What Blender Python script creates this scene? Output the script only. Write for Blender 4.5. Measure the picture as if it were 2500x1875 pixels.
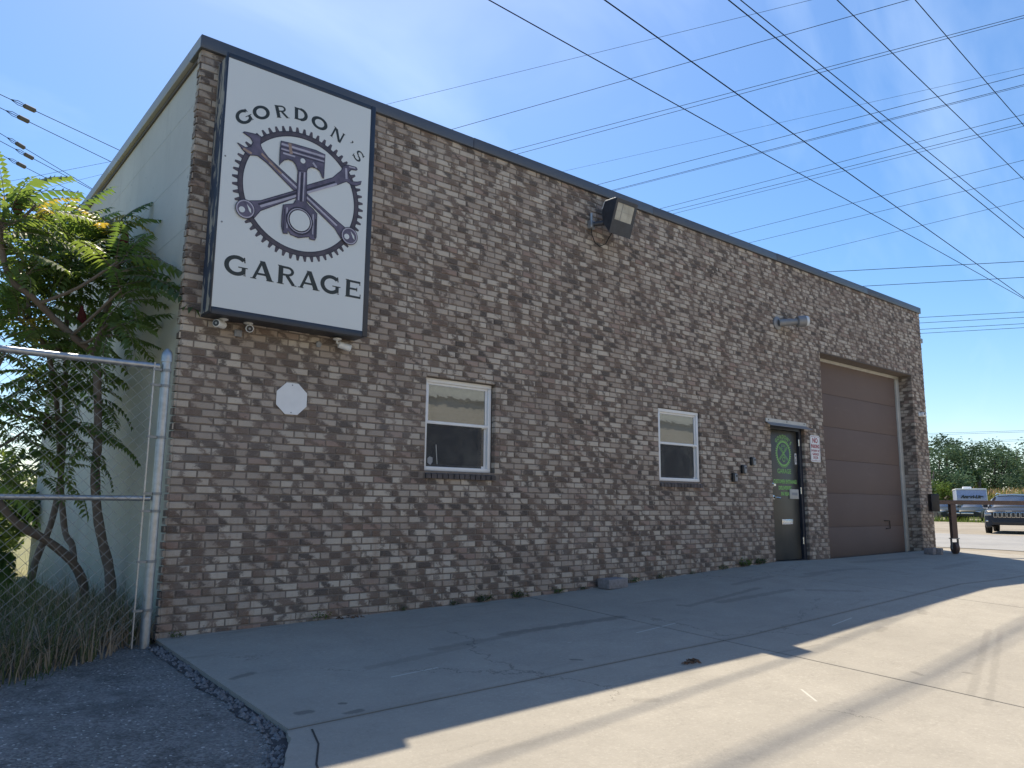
import bpy, bmesh, math, random
from mathutils import Vector, Matrix, noise
from mathutils.geometry import tessellate_polygon
R = math.radians
for o in list(bpy.data.objects): bpy.data.objects.remove(o, do_unlink=True)
scene = bpy.context.scene
COL = scene.collection

# ------------------------------------------------------------------ camera
cam_d = bpy.data.cameras.new('camera'); cam = bpy.data.objects.new('camera', cam_d); COL.objects.link(cam)
r_ = Vector((0.77151901, -0.63613819, 0.00930701)); u_ = Vector((-0.10490828, -0.11277862, 0.98806641)); f_ = Vector((0.62749715, 0.7632884, 0.15374701))
CAM = Vector((0, -6.86, 0))
cam.matrix_world = Matrix(((r_.x, u_.x, -f_.x, CAM.x), (r_.y, u_.y, -f_.y, CAM.y), (r_.z, u_.z, -f_.z, CAM.z), (0, 0, 0, 1)))
cam_d.sensor_fit = 'HORIZONTAL'; cam_d.sensor_width = 36; cam_d.lens = 36 * 1872.7 / 2500
cam_d.clip_start = .05; cam_d.clip_end = 5000
scene.camera = cam

# ------------------------------------------------------------------ light
SUN = Vector((0.244, 0.5685, 1.0)).normalized()      # towards the sun
EL = math.asin(SUN.z); AZ = math.atan2(SUN.x, SUN.y)  # clockwise from +Y
world = bpy.data.worlds.new("World"); scene.world = world; world.use_nodes = True
wt = world.node_tree; wt.nodes.clear()
def wn(t, **k):
    n = wt.nodes.new(t)
    for a, b in k.items(): setattr(n, a, b)
    return n
sky = wn('ShaderNodeTexSky', sky_type='NISHITA'); sky.sun_disc = False; sky.sun_elevation = EL; sky.sun_rotation = AZ
sky.air_density = 1.0; sky.dust_density = .7; sky.ozone_density = 3.0; sky.altitude = 30
bg = wn('ShaderNodeBackground'); bg.inputs[1].default_value = .108
out = wn('ShaderNodeOutputWorld')
tc = wn('ShaderNodeTexCoord')
mp = wn('ShaderNodeMapping'); mp.inputs['Rotation'].default_value = (0.2, 0.5, R(38)); mp.inputs['Scale'].default_value = (1.0, 3.4, 2.6)
nz = wn('ShaderNodeTexNoise'); nz.inputs['Scale'].default_value = 1.15; nz.inputs['Detail'].default_value = 6; nz.inputs['Roughness'].default_value = .52; nz.inputs['Distortion'].default_value = .5
cr = wn('ShaderNodeMapRange'); cr.inputs[1].default_value = .50; cr.inputs[2].default_value = .84; cr.inputs[3].default_value = 0; cr.inputs[4].default_value = .42
mx = wn('ShaderNodeMix', data_type='RGBA'); mx.inputs[7].default_value = (6.3, 7.4, 8.6, 1)
hs = wn('ShaderNodeHueSaturation'); hs.inputs['Saturation'].default_value = 1.26
L = wt.links.new
L(tc.outputs['Generated'], mp.inputs[0]); L(mp.outputs[0], nz.inputs['Vector']); L(nz.outputs['Fac'], cr.inputs[0])
L(sky.outputs[0], hs.inputs['Color']); L(hs.outputs[0], mx.inputs[6]); L(cr.outputs[0], mx.inputs[0]); L(mx.outputs[2], bg.inputs[0]); L(bg.outputs[0], out.inputs[0])
sd = bpy.data.lights.new('sun', 'SUN'); sd.energy = 4.4; sd.angle = R(.53); sd.color = (1, .89, .71)
so = bpy.data.objects.new('sun', sd); COL.objects.link(so); so.rotation_euler = (-SUN).to_track_quat('-Z', 'Y').to_euler()
so.location = (0, 0, 30)
vs = scene.view_settings; vs.view_transform = 'Standard'; vs.look = 'None'; vs.gamma = 1; vs.exposure = .72; vs.use_curve_mapping = False
scene.render.engine = 'CYCLES'
scene.cycles.max_bounces = 7; scene.cycles.diffuse_bounces = 4; scene.cycles.glossy_bounces = 3; scene.cycles.transparent_max_bounces = 6
scene.render.resolution_x = 1024; scene.render.resolution_y = 768

# ------------------------------------------------------------------ shader helpers
class NT:
    def __init__(s, name):
        s.m = bpy.data.materials.new(name); s.m.use_nodes = True; s.t = s.m.node_tree
        s.b = s.t.nodes['Principled BSDF']; s.out = s.t.nodes['Material Output']
    def n(s, t, **k):
        x = s.t.nodes.new(t)
        for a, b in k.items(): setattr(x, a, b)
        return x
    def put(s, sock, v):
        if hasattr(v, 'is_linked') or hasattr(v, 'links'): s.t.links.new(v, sock)
        elif v is not None: sock.default_value = v
    def ma(s, op, a, b=None, c=None, clamp=False):
        x = s.n('ShaderNodeMath', operation=op); x.use_clamp = clamp
        s.put(x.inputs[0], a); s.put(x.inputs[1], b); s.put(x.inputs[2], c); return x.outputs[0]
    def pos(s): return s.n('ShaderNodeNewGeometry').outputs['Position']
    def sep(s, v):
        x = s.n('ShaderNodeSeparateXYZ'); s.put(x.inputs[0], v); return x.outputs
    def comb(s, a, b, c=0.0):
        x = s.n('ShaderNodeCombineXYZ'); s.put(x.inputs[0], a); s.put(x.inputs[1], b); s.put(x.inputs[2], c); return x.outputs[0]
    def noise(s, v, sc, det=3, ro=.55, dist=0, scl=None):
        if scl:
            m = s.n('ShaderNodeMapping'); m.inputs['Scale'].default_value = scl; s.put(m.inputs[0], v); v = m.outputs[0]
        x = s.n('ShaderNodeTexNoise'); x.inputs['Scale'].default_value = sc; x.inputs['Detail'].default_value = det
        x.inputs['Roughness'].default_value = ro; x.inputs['Distortion'].default_value = dist; s.put(x.inputs['Vector'], v); return x.outputs['Fac']
    def white(s, v):
        x = s.n('ShaderNodeTexWhiteNoise', noise_dimensions='3D'); s.put(x.inputs['Vector'], v); return x.outputs['Color']
    def rng(s, v, a, b, c=0., d=1., smooth=False):
        x = s.n('ShaderNodeMapRange'); x.interpolation_type = 'SMOOTHSTEP' if smooth else 'LINEAR'
        for i, q in enumerate((v, a, b, c, d)): s.put(x.inputs[i], q)
        return x.outputs[0]
    def mix(s, f, a, b, mode='MIX'):
        x = s.n('ShaderNodeMix', data_type='RGBA'); x.blend_type = mode
        c = lambda q: (*q, 1) if isinstance(q, tuple) and len(q) == 3 else q
        s.put(x.inputs[0], f); s.put(x.inputs[6], c(a)); s.put(x.inputs[7], c(b)); return x.outputs[2]
    def fin(s, col=None, rough=.8, metal=0., bump=None, bs=.3, bd=.01, spec=None):
        if col is not None: s.put(s.b.inputs['Base Color'], (*col, 1) if isinstance(col, tuple) and len(col) == 3 else col)
        s.put(s.b.inputs['Roughness'], rough); s.put(s.b.inputs['Metallic'], metal)
        if spec is not None: s.b.inputs['Specular IOR Level'].default_value = spec
        if bump is not None:
            x = s.n('ShaderNodeBump'); x.inputs['Strength'].default_value = bs; x.inputs['Distance'].default_value = bd
            s.put(x.inputs['Height'], bump); s.t.links.new(x.outputs[0], s.b.inputs['Normal'])
        return s.m

def plain(name, col, rough=.6, metal=0., var=.12, sc=9., spec=None):
    t = NT(name); p = t.pos(); f = t.noise(p, sc, 4)
    c = t.mix(t.rng(f, .3, .7), tuple(x * (1 - var) for x in col), tuple(min(1, x * (1 + var)) for x in col))
    g = t.noise(p, sc * 9, 2)
    return t.fin(c, t.rng(f, .2, .8, max(0, rough - .08), min(1, rough + .08)), metal, g, .12, .004, spec)

BW, BH, BX, BZ = .215, .0665, 1.92, 4.108
def brick_mat(name, rot=False):
    t = NT(name); P = t.sep(t.pos()); x = t.ma('ADD', P[0], P[1]) if rot else P[0]; z = P[2]
    rowf = t.ma('DIVIDE', t.ma('SUBTRACT', BZ, z), BH); row = t.ma('FLOOR', rowf)
    off = t.ma('MULTIPLY', t.ma('MODULO', row, 2.), .5)
    uf = t.ma('ADD', t.ma('DIVIDE', t.ma('SUBTRACT', x, BX), BW), off); col = t.ma('FLOOR', uf)
    u = t.ma('SUBTRACT', uf, col); v = t.ma('SUBTRACT', 1., t.ma('SUBTRACT', rowf, row))
    c1 = t.sep(t.white(t.comb(col, row, 3.7))); c2 = t.sep(t.white(t.comb(col, row, 9.1)))
    base = t.mix(t.rng(c1[0], .25, .9, smooth=True), (.385, .318, .262), (.56, .49, .41))
    base = t.mix(t.rng(c1[1], .84, .97, 0., .75), base, (.30, .20, .165))
    dark = t.mix(c1[2], (.066, .055, .050), (.185, .13, .10))
    n1 = t.noise(t.comb(t.ma('ADD', x, t.ma('MULTIPLY', c2[0], 7.)), c2[1], t.ma('MULTIPLY', z, 1.3)), 17, 4, .62, .5)
    n3 = t.noise(t.comb(t.ma('ADD', t.ma('MULTIPLY', x, 1.), t.ma('MULTIPLY', z, .5)), c2[2], t.ma('MULTIPLY', t.ma('SUBTRACT', z, t.ma('MULTIPLY', x, .45)), 3.5)), 34, 3, .65)
    d = t.ma('ADD', t.ma('MULTIPLY', t.ma('SUBTRACT', u, .5), 1.1), t.ma('MULTIPLY', t.ma('SUBTRACT', v, .5), t.rng(c1[1], 0., 1., -.1, .55)))
    d = t.ma('ADD', d, t.ma('MULTIPLY', t.ma('SUBTRACT', n1, .5), 1.1))
    cc = t.rng(c2[1], 0., 1., -.6, .6)
    wd = t.rng(c2[2], 0., 1., .06, .50)
    band = t.ma('ADD', t.ma('SUBTRACT', wd, t.ma('ABSOLUTE', t.ma('SUBTRACT', d, cc))), t.ma('MULTIPLY', t.ma('SUBTRACT', n3, .5), .45))
    mask = t.rng(band, -.16, .16, 0., .92, True)
    c = t.mix(mask, base, dark)
    c = t.mix(t.rng(n3, .5, .75, 0., .35), c, (.34, .30, .275))
    c = t.mix(t.rng(n3, .25, .45, .35, 0.), c, (.12, .10, .095))
    bl = t.noise(t.pos(), .55, 3, .6)
    c = t.mix(t.rng(bl, .45, .75, 0., .25), c, (.24, .20, .18))
    g = t.noise(t.pos(), 130, 3, .7)
    c = t.mix(t.rng(g, .55, .8, 0., .35), c, (.46, .42, .38))
    c = t.mix(t.rng(g, .2, .42, .3, 0.), c, (.09, .075, .07))
    st = t.noise(t.comb(t.ma('MULTIPLY', x, 6.), 0., t.ma('MULTIPLY', z, .8)), 1.4, 3, .6)
    stk = t.noise(t.comb(t.ma('MULTIPLY', x, 5.), 0., t.ma('MULTIPLY', z, .35)), 1.3, 4, .65)
    c = t.mix(t.ma('MULTIPLY', t.rng(stk, .5, .7), t.rng(z, 1.5, 4.1, .08, .42)), c, (.13, .105, .095))
    ef = t.noise(t.pos(), .8, 5, .7); c = t.mix(t.rng(ef, .55, .75, 0., .22), c, (.46, .43, .40))
    base_m = t.rng(z, -.95, .6, .6, 0.)
    c = t.mix(t.ma('MULTIPLY', t.rng(st, .52, .72), base_m), c, (.22, .12, .07))
    pat = t.noise(t.pos(), 2.1, 4, .6); c = t.mix(t.ma('MULTIPLY', t.rng(pat, .55, .7), t.rng(z, -1.1, -.55, .55, 0.)), c, (.07, .075, .045))
    return t.fin(c, .88, 0, t.ma('ADD', g, t.ma('MULTIPLY', n1, 1.5)), .55, .006, .25)

M = {}
M['brick'] = brick_mat('brick'); M['brick_return'] = brick_mat('brick_return', True)
t = NT('mortar'); f = t.noise(t.pos(), 25, 4); M['mortar'] = t.fin(t.mix(t.rng(f, .3, .7), (.165, .136, .115), (.235, .198, .17)), .95, 0, f, .3, .004)


MARKS = [(4.4, -1.42, 5.93, -1.41, .07, .55), (3.6, -1.55, 4.75, -1.44, .06, .35), (2.9, -1.75, 3.9, -1.6, .05, .25), (6.96, -1.44, 8.6, -1.24, .05, .4), (7.44, -1.52, 8.83, -1.55, .07, .35), (2.06, -2.42, 2.12, -2.43, .035, .7), (2.28, -2.58, 2.37, -2.57, .03, .7), (2.34, -2.39, 2.36, -2.4, .02, .8), (2.0, -1.49, 2.16, -1.43, .035, .6),
 (5.92, -4.62, 8.31, -3.91, .035, .22), (5.75, -4.78, 8.3, -4.02, .03, .2), (6.22, -4.12, 6.18, -4.19, .03, .4), (6.52, -4.36, 6.53, -4.42, .025, .4), (4.29, -2.4, 4.34, -2.45, .02, .8), (9.0, -1.7, 9.4, -2.1, .08, .3), (10.2, -1.0, 11.6, -1.1, .08, .3), (12.5, -.5, 14.6, -.6, .12, .3), (8.6, -.9, 9.6, -.8, .06, .3), (6.47, -3.22, 5.38, -3.14, .02, .25), (13.0, -1.6, 15, -1.4, .1, .25), (3.9, -3.4, 4.0, -3.45, .05, .25), (7.4, -3.3, 7.6, -3.25, .05, .3), (8.6, -3.2, 8.8, -3.1, .05, .3)]
def concrete(name, c0, c1, stain=True, seed=0.):
    t = NT(name); p = t.pos(); P = t.sep(p)
    big = t.noise(p, .45, 5, .6); mid = t.noise(p, 3.2, 5, .6); fine = t.noise(p, 70, 3, .7); pit = t.noise(p, 26, 4, .75)
    c = t.mix(t.rng(big, .3, .7), c0, c1)
    c = t.mix(t.rng(mid, .35, .7, 0., .3), c, tuple(x * .72 for x in c0))
    c = t.mix(t.rng(fine, .58, .8, 0., .5), c, tuple(min(1, x * 1.35) for x in c1))
    c = t.mix(t.rng(fine, .2, .4, .4, 0.), c, tuple(x * .6 for x in c0))
    c = t.mix(t.rng(pit, .66, .73, 0., .5), c, tuple(x * .5 for x in c0))
    agg = t.noise(p, 34, 2, .9); c = t.mix(t.rng(agg, .54, .70, 0., t.rng(big, .35, .65, .08, .34)), c, tuple(min(1, x * 1.45) for x in c1)); c = t.mix(t.rng(agg, .30, .44, t.rng(mid, .4, .65, .08, .30), 0.), c, tuple(x * .55 for x in c0))
    if stain:
        # tyre smears run along the wall, patchy
        q = t.noise(t.comb(t.ma('MULTIPLY', P[0], .55), t.ma('MULTIPLY', P[1], 3.4), seed), 1., 4, .62)
        c = t.mix(t.rng(q, .60, .74, 0., .42), c, tuple(x * .5 for x in c0))
        vo = t.n('ShaderNodeTexVoronoi'); vo.inputs['Scale'].default_value = 1.25; vo.inputs['Randomness'].default_value = 1
        w = t.noise(p, 5., 2); 
        vm = t.n('ShaderNodeVectorMath', operation='ADD'); t.put(vm.inputs[0], p); t.put(vm.inputs[1], t.comb(t.ma('MULTIPLY', w, .12), t.ma('MULTIPLY', mid, .1), 0.)); t.put(vo.inputs['Vector'], vm.outputs[0])
        cs = t.sep(vo.outputs['Color']); rad = t.rng(cs[0], .35, 1., 0., .10)
        sp = t.rng(t.ma('SUBTRACT', vo.outputs['Distance'], rad), -.03, .02, .45, 0.)
        c = t.mix(sp, c, tuple(x * .45 for x in c0))
        tot = None; wob = t.noise(p, 9., 4, .7)
        for x0, y0, x1, y1, w, k in MARKS:
            dx, dy = x1 - x0, y1 - y0; l2 = dx * dx + dy * dy
            ax = t.ma('SUBTRACT', P[0], x0); ay = t.ma('SUBTRACT', P[1], y0)
            h = t.ma('DIVIDE', t.ma('ADD', t.ma('MULTIPLY', ax, dx), t.ma('MULTIPLY', ay, dy)), l2, clamp=True)
            ex = t.ma('SUBTRACT', ax, t.ma('MULTIPLY', h, dx)); ey = t.ma('SUBTRACT', ay, t.ma('MULTIPLY', h, dy))
            dd = t.ma('SQRT', t.ma('ADD', t.ma('MULTIPLY', ex, ex), t.ma('MULTIPLY', ey, ey)))
            dd = t.ma('ADD', dd, t.ma('MULTIPLY', t.ma('SUBTRACT', wob, .5), w * 2.2))
            v = t.rng(dd, w * .55, w * 1.15, k, 0.); tot = v if tot is None else t.ma('MAXIMUM', tot, v)
        c = t.mix(tot, c, tuple(x * .42 for x in c0))
        for x0, y0, x1, y1 in ((5.48, -2.01, 6.17, -1.91), (5.04, -3.88, 4.87, -4.08), (2.9, -2.05, 3.3, -2.02), (7.3, -2.9, 7.8, -2.84)):
            dx, dy = x1 - x0, y1 - y0; l2 = dx * dx + dy * dy; ax = t.ma('SUBTRACT', P[0], x0); ay = t.ma('SUBTRACT', P[1], y0)
            h = t.ma('DIVIDE', t.ma('ADD', t.ma('MULTIPLY', ax, dx), t.ma('MULTIPLY', ay, dy)), l2, clamp=True)
            ex = t.ma('SUBTRACT', ax, t.ma('MULTIPLY', h, dx)); ey = t.ma('SUBTRACT', ay, t.ma('MULTIPLY', h, dy))
            c = t.mix(t.rng(t.ma('SQRT', t.ma('ADD', t.ma('MULTIPLY', ex, ex), t.ma('MULTIPLY', ey, ey))), .004, .010, .7, 0.), c, (.6, .58, .52))
        vc = t.n('ShaderNodeTexVoronoi', feature='DISTANCE_TO_EDGE'); vc.inputs['Scale'].default_value = .42
        va = t.n('ShaderNodeVectorMath', operation='ADD'); t.put(va.inputs[0], p); wx = t.noise(p, 2.2, 5, .7); wy = t.noise(p, 2.9, 5, .7); t.put(va.inputs[1], t.comb(t.ma('MULTIPLY', wx, .7), t.ma('MULTIPLY', wy, .7), 0.)); t.put(vc.inputs['Vector'], va.outputs[0])
        cm = t.noise(p, .6, 2); c = t.mix(t.ma('MULTIPLY', t.rng(vc.outputs['Distance'], .001, .0045, .6, 0.), t.rng(cm, .5, .56)), c, tuple(x * .35 for x in c0))
        fl = t.noise(p, 11, 3, .8); c = t.mix(t.rng(fl, .72, .76, 0., .5), c, tuple(min(1, x * 1.5) for x in c1))
        jl = t.noise(t.comb(P[0], P[1], 3.), 2., 3)
        jd = t.ma('ABSOLUTE', t.ma('ADD', P[1], 2.65)); c = t.mix(t.rng(jd, .0, .05, .45, 0.), c, tuple(x * .5 for x in c0))
        jx = t.ma('ABSOLUTE', t.ma('SUBTRACT', P[0], 5.9)); c = t.mix(t.rng(jx, .0, .03, .4, 0.), c, tuple(x * .5 for x in c0))
    return t.fin(c, .86, 0, t.ma('ADD', fine, pit), .25, .004, .3)
M['concrete'] = concrete('concrete', (.315, .29, .247), (.38, .35, .298))
M['road'] = concrete('road_surface', (.26, .255, .245), (.33, .32, .305), False)
M['dirt_lot'] = concrete('gravel_lot', (.25, .215, .165), (.35, .31, .25), False)
def asphalt():
    t = NT('crushed_asphalt'); p = t.pos()
    vo = t.n('ShaderNodeTexVoronoi'); vo.inputs['Scale'].default_value = 75; t.put(vo.inputs['Vector'], p)
    cs = t.sep(vo.outputs['Color']); big = t.noise(p, 1.3, 5, .65); f = t.noise(p, 40, 3, .7); pt = t.noise(p, 3.4, 5, .7)
    c = t.mix(t.rng(cs[0], .2, .95), (.135, .13, .12), (.27, .262, .245))
    c = t.mix(t.rng(big, .4, .65, 0., .55), c, (.29, .285, .27))
    c = t.mix(t.rng(pt, .5, .66, 0., .6), c, (.07, .068, .066)); gr_ = t.noise(p, 15, 4, .75); c = t.mix(t.rng(gr_, .55, .72, 0., .5), c, (.33, .32, .30)); c = t.mix(t.rng(cs[1], .975, .985), c, (.5, .48, .44))
    return t.fin(c, .93, 0, t.ma('ADD', t.ma('MULTIPLY', vo.outputs['Distance'], 1.4), f), .8, .012, .3)
M['asphalt'] = asphalt()
t = NT('soil'); f = t.noise(t.pos(), 6, 5, .7); M['soil'] = t.fin(t.mix(f, (.07, .055, .035), (.13, .12, .06)), .95, 0, f, .6, .03)
t = NT('grass_ground'); f = t.noise(t.pos(), .8, 5, .7); M['grass_ground'] = t.fin(t.mix(f, (.10, .12, .04), (.26, .23, .11)), .95, 0, f, .6, .05)
M['joint'] = plain('joint_dirt', (.045, .04, .035), .95)
M['coping'] = plain('bronze_coping', (.105, .11, .125), .42, .35, .06, 1.5)
M['coping_pale'] = plain('pale_coping', (.36, .35, .33), .5, .1, .1, 2)
def sidewall():
    t = NT('painted_side_wall'); p = t.pos(); P = t.sep(p)
    n = t.noise(p, .9, 5, .6); c = t.mix(t.rng(n, .3, .7), (.52, .49, .43), (.62, .59, .52))
    low = t.rng(P[2], -1.2, 2.0, .75, 0.); n2 = t.noise(p, 1.7, 4, .6)
    c = t.mix(t.ma('MULTIPLY', low, t.rng(n2, .2, .6)), c, (.40, .40, .29))
    sp = t.noise(p, 17, 2, .5); c = t.mix(t.rng(sp, .72, .76, 0., .7), c, (.18, .18, .15))
    ss = t.noise(t.comb(P[0], t.ma('MULTIPLY', P[1], 9.), t.ma('MULTIPLY', P[2], .7)), 1., 3); c = t.mix(t.rng(ss, .58, .8, 0., .3), c, (.3, .29, .25))
    # board seams, slightly sloping scratches
    return t.fin(c, .7, 0, t.noise(p, 60, 3), .2, .004, .3)
M['side'] = sidewall()
M['white'] = plain('white_vinyl', (.80, .80, .80), .35, 0, .04)
M['white_metal'] = plain('white_enamel', (.78, .79, .80), .4, 0, .04)
M['trim'] = plain('weathered_white_trim', (.52, .51, .47), .6, 0, .12, 5)
def garage_panel():
    t = NT('brown_garage_door'); p = t.pos(); P = t.sep(p)
    n = t.noise(p, 1.6, 4); c = t.mix(n, (.165, .124, .108), (.195, .148, .13))
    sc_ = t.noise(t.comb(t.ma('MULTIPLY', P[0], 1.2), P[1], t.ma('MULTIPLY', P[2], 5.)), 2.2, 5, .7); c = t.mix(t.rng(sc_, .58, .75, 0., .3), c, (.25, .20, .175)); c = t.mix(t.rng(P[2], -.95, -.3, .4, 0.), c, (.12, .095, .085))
    return t.fin(c, .78, 0, t.noise(t.comb(P[0], P[1], t.ma('MULTIPLY', P[2], 9.)), 30, 2), .15, .003, .2)
M['gdoor'] = garage_panel(); M['lintel'] = plain('brown_steel_lintel', (.10, .085, .08), .6)
def door_paint():
    t = NT('dark_door_paint'); n = t.noise(t.pos(), 2.3, 4, .6)
    return t.fin(t.mix(t.rng(n, .35, .7), (.05, .05, .045), (.085, .08, .068)), t.rng(n, .3, .7, .28, .42), 0, t.noise(t.pos(), 40, 2), .08, .003)
M['door'] = door_paint(); M['frame_dark'] = plain('door_frame_paint', (.025, .03, .045), .4, 0, .2)
M['green'] = plain('green_door_paint', (.26, .54, .15), .6, 0, .12, 30)
M['chrome'] = plain('brushed_steel', (.62, .62, .62), .25, 1., .1, 30)
M['galv'] = plain('galvanised_steel', (.42, .44, .46), .42, .75, .16, 22)
M['galv_dull'] = plain('dull_galvanised_wire', (.27, .28, .28), .55, .5, .15, 22)
M['sign_face'] = plain('sign_face_acrylic', (.66, .69, .69), .35, 0, .02, 1.2)
M['sign_frame'] = plain('sign_frame_paint', (.035, .043, .06), .4, .2, .15, 4)
def peel():
    t = NT('peeling_sign_side'); p = t.pos(); P = t.sep(p)
    n = t.noise(t.comb(P[0], t.ma('MULTIPLY', P[1], 7.), t.ma('MULTIPLY', P[2], 1.6)), 2.1, 5, .6, .6)
    return t.fin(t.mix(t.rng(n, .5, .54), (.035, .05, .085), (.36, .33, .28)), .6, 0, n, .3, .01)
M['peel'] = peel()
M['ink'] = plain('sign_lettering', (.025, .033, .033), .5)
M['gear'] = plain('emblem_gear_print', (.08, .066, .082), .5, 0, .35, 14)
M['steel_dark'] = plain('emblem_outline_print', (.03, .027, .045), .5, 0, .2, 14)
M['steel_mid'] = plain('emblem_steel_print', (.115, .10, .15), .5, 0, .35, 12)
M['steel_light'] = plain('emblem_glint_print', (.42, .40, .48), .5, 0, .15, 12)
M['rust_print'] = plain('emblem_rust_print', (.34, .24, .19), .5, 0, .3, 20)
M['black_plastic'] = plain('black_plastic', (.02, .021, .024), .4)
M['grey_plastic'] = plain('grey_plastic', (.28, .29, .31), .5)
M['flood'] = plain('floodlight_housing', (.055, .058, .068), .5, .3, .2, 12)
M['lens'] = plain('floodlight_lens', (.42, .41, .36), .15, 0, .2, 8)
M['lamp_grey'] = plain('painted_grey_lamp', (.25, .25, .255), .45, .2)
M['photo'] = plain('frosted_lens', (.62, .66, .7), .2)
M['red_print'] = plain('red_sign_print', (.38, .045, .06), .5)
M['paper'] = plain('sticker_white', (.7, .7, .7), .6)
M['block'] = plain('grey_concrete_block', (.25, .23, .23), .9, 0, .2, 30)
M['gate'] = plain('brown_gate_steel', (.13, .085, .07), .5, .2, .15, 8)
M['rubber'] = plain('black_rubber', (.018, .018, .018), .8)
M['wire'] = plain('power_cable', (.008, .009, .013), .9, spec=.1)
M['tan_block'] = None
def tan():
    t = NT('tan_painted_block'); P = t.sep(t.pos())
    bt = t.n('ShaderNodeTexBrick'); t.put(bt.inputs['Vector'], t.comb(P[0], P[2], 0.)); bt.inputs['Scale'].default_value = 1; bt.inputs['Brick Width'].default_value = .4; bt.inputs['Row Height'].default_value = .2; bt.inputs['Mortar Size'].default_value = .006
    bt.inputs['Color1'].default_value = (.42, .385, .31, 1); bt.inputs['Color2'].default_value = (.45, .41, .335, 1); bt.inputs['Mortar'].default_value = (.33, .29, .2, 1)
    return t.fin(bt.outputs['Color'], .8)
M['tan_block'] = tan()
M['cream'] = plain('cream_fascia', (.50, .50, .44), .7)
def glass(name, tint, refl):
    t = NT(name); p = t.pos(); n = t.noise(p, 1.7, 4, .6); n2 = t.noise(p, 3.5, 5, .7, .8)
    t.fin(t.mix(t.rng(n2, .45, .7, 0., .6), tint, tuple(x * 2.2 for x in tint)), .25)
    gl = t.n('ShaderNodeBsdfGlossy'); gl.inputs['Roughness'].default_value = .02; gl.inputs['Color'].default_value = (.82, .88, .95, 1)
    b = t.n('ShaderNodeBump'); b.inputs['Strength'].default_value = .06; b.inputs['Distance'].default_value = .02; t.put(b.inputs['Height'], n); t.t.links.new(b.outputs[0], gl.inputs['Normal'])
    mxs = t.n('ShaderNodeMixShader'); mxs.inputs[0].default_value = refl
    t.t.links.new(t.b.outputs[0], mxs.inputs[1]); t.t.links.new(gl.outputs[0], mxs.inputs[2]); t.t.links.new(mxs.outputs[0], t.out.inputs[0])
    return t.m
M['glass_up'] = glass('window_glass', (.045, .045, .042), .19)
M['glass_low'] = glass('screened_window_glass', (.04, .042, .045), .05)
M['car_glass'] = glass('car_glass', (.02, .025, .03), .14)
def car_paint(name, c):
    t = NT(name); t.fin(c, .42, .0, spec=.25); t.b.inputs['Coat Weight'].default_value = .12; t.b.inputs['Coat Roughness'].default_value = .05; return t.m
M['suv'] = car_paint('dark_blue_grey_paint', (.022, .03, .045)); M['black_car'] = car_paint('black_green_paint', (.015, .022, .02)); M['silver_car'] = car_paint('silver_paint', (.42, .43, .45))
M['trailer'] = plain('trailer_blue_grey_panel', (.36, .39, .52), .4)
def leaf(name, c, tr, w=.5, sp=.5):
    t = NT(name); oi = t.n('ShaderNodeObjectInfo').outputs['Random']; n = t.noise(t.pos(), 3.1, 3)
    k = t.rng(t.ma('ADD', oi, n), .4, 1.5, 0., 1.)
    t.fin(t.mix(k, tuple(x * .7 for x in c), tuple(x * 1.35 for x in c)), .42 if sp > .2 else .8, 0, None, spec=sp)
    tb = t.n('ShaderNodeBsdfTranslucent'); t.put(tb.inputs[0], t.mix(k, tuple(x * .75 for x in tr), (min(1, tr[0] * 1.5), min(1, tr[1] * 1.15), tr[2])))
    ms = t.n('ShaderNodeMixShader'); ms.inputs[0].default_value = w
    t.t.links.new(t.b.outputs[0], ms.inputs[1]); t.t.links.new(tb.outputs[0], ms.inputs[2]); t.t.links.new(ms.outputs[0], t.out.inputs[0]); return t.m
M['leaf'] = leaf('sumac_leaf', (.06, .10, .045), (.24, .40, .07), .44)
M['leaf_yellow'] = leaf('yellowing_leaf', (.22, .22, .05), (.55, .50, .07), .45)
M['leaf_far'] = leaf('far_leaf', (.07, .12, .07), (.14, .22, .08), .35, .05)
M['leaf_far_bright'] = leaf('far_bright_leaf', (.10, .16, .04), (.22, .32, .06), .4, .05)
M['reed'] = leaf('reed_blade', (.14, .19, .06), (.3, .36, .12), .4, .1)
M['plume'] = leaf('reed_plume', (.30, .24, .15), (.4, .33, .2), .4, .1)
M['dry'] = leaf('dry_grass', (.46, .37, .27), (.34, .27, .18), .25, .1)
M['weed'] = leaf('weed_leaf', (.055, .095, .03), (.16, .26, .06), .35, .1)
t = NT('sumac_bark'); f = t.noise(t.pos(), 14, 5, .7, 0, (1, 1, .3)); M['bark'] = t.fin(t.mix(f, (.11, .085, .07), (.22, .18, .15)), .85, 0, f, .7, .01)
M['cone'] = plain('sumac_cone_red', (.11, .018, .02), .9, 0, .4, 60)

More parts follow.
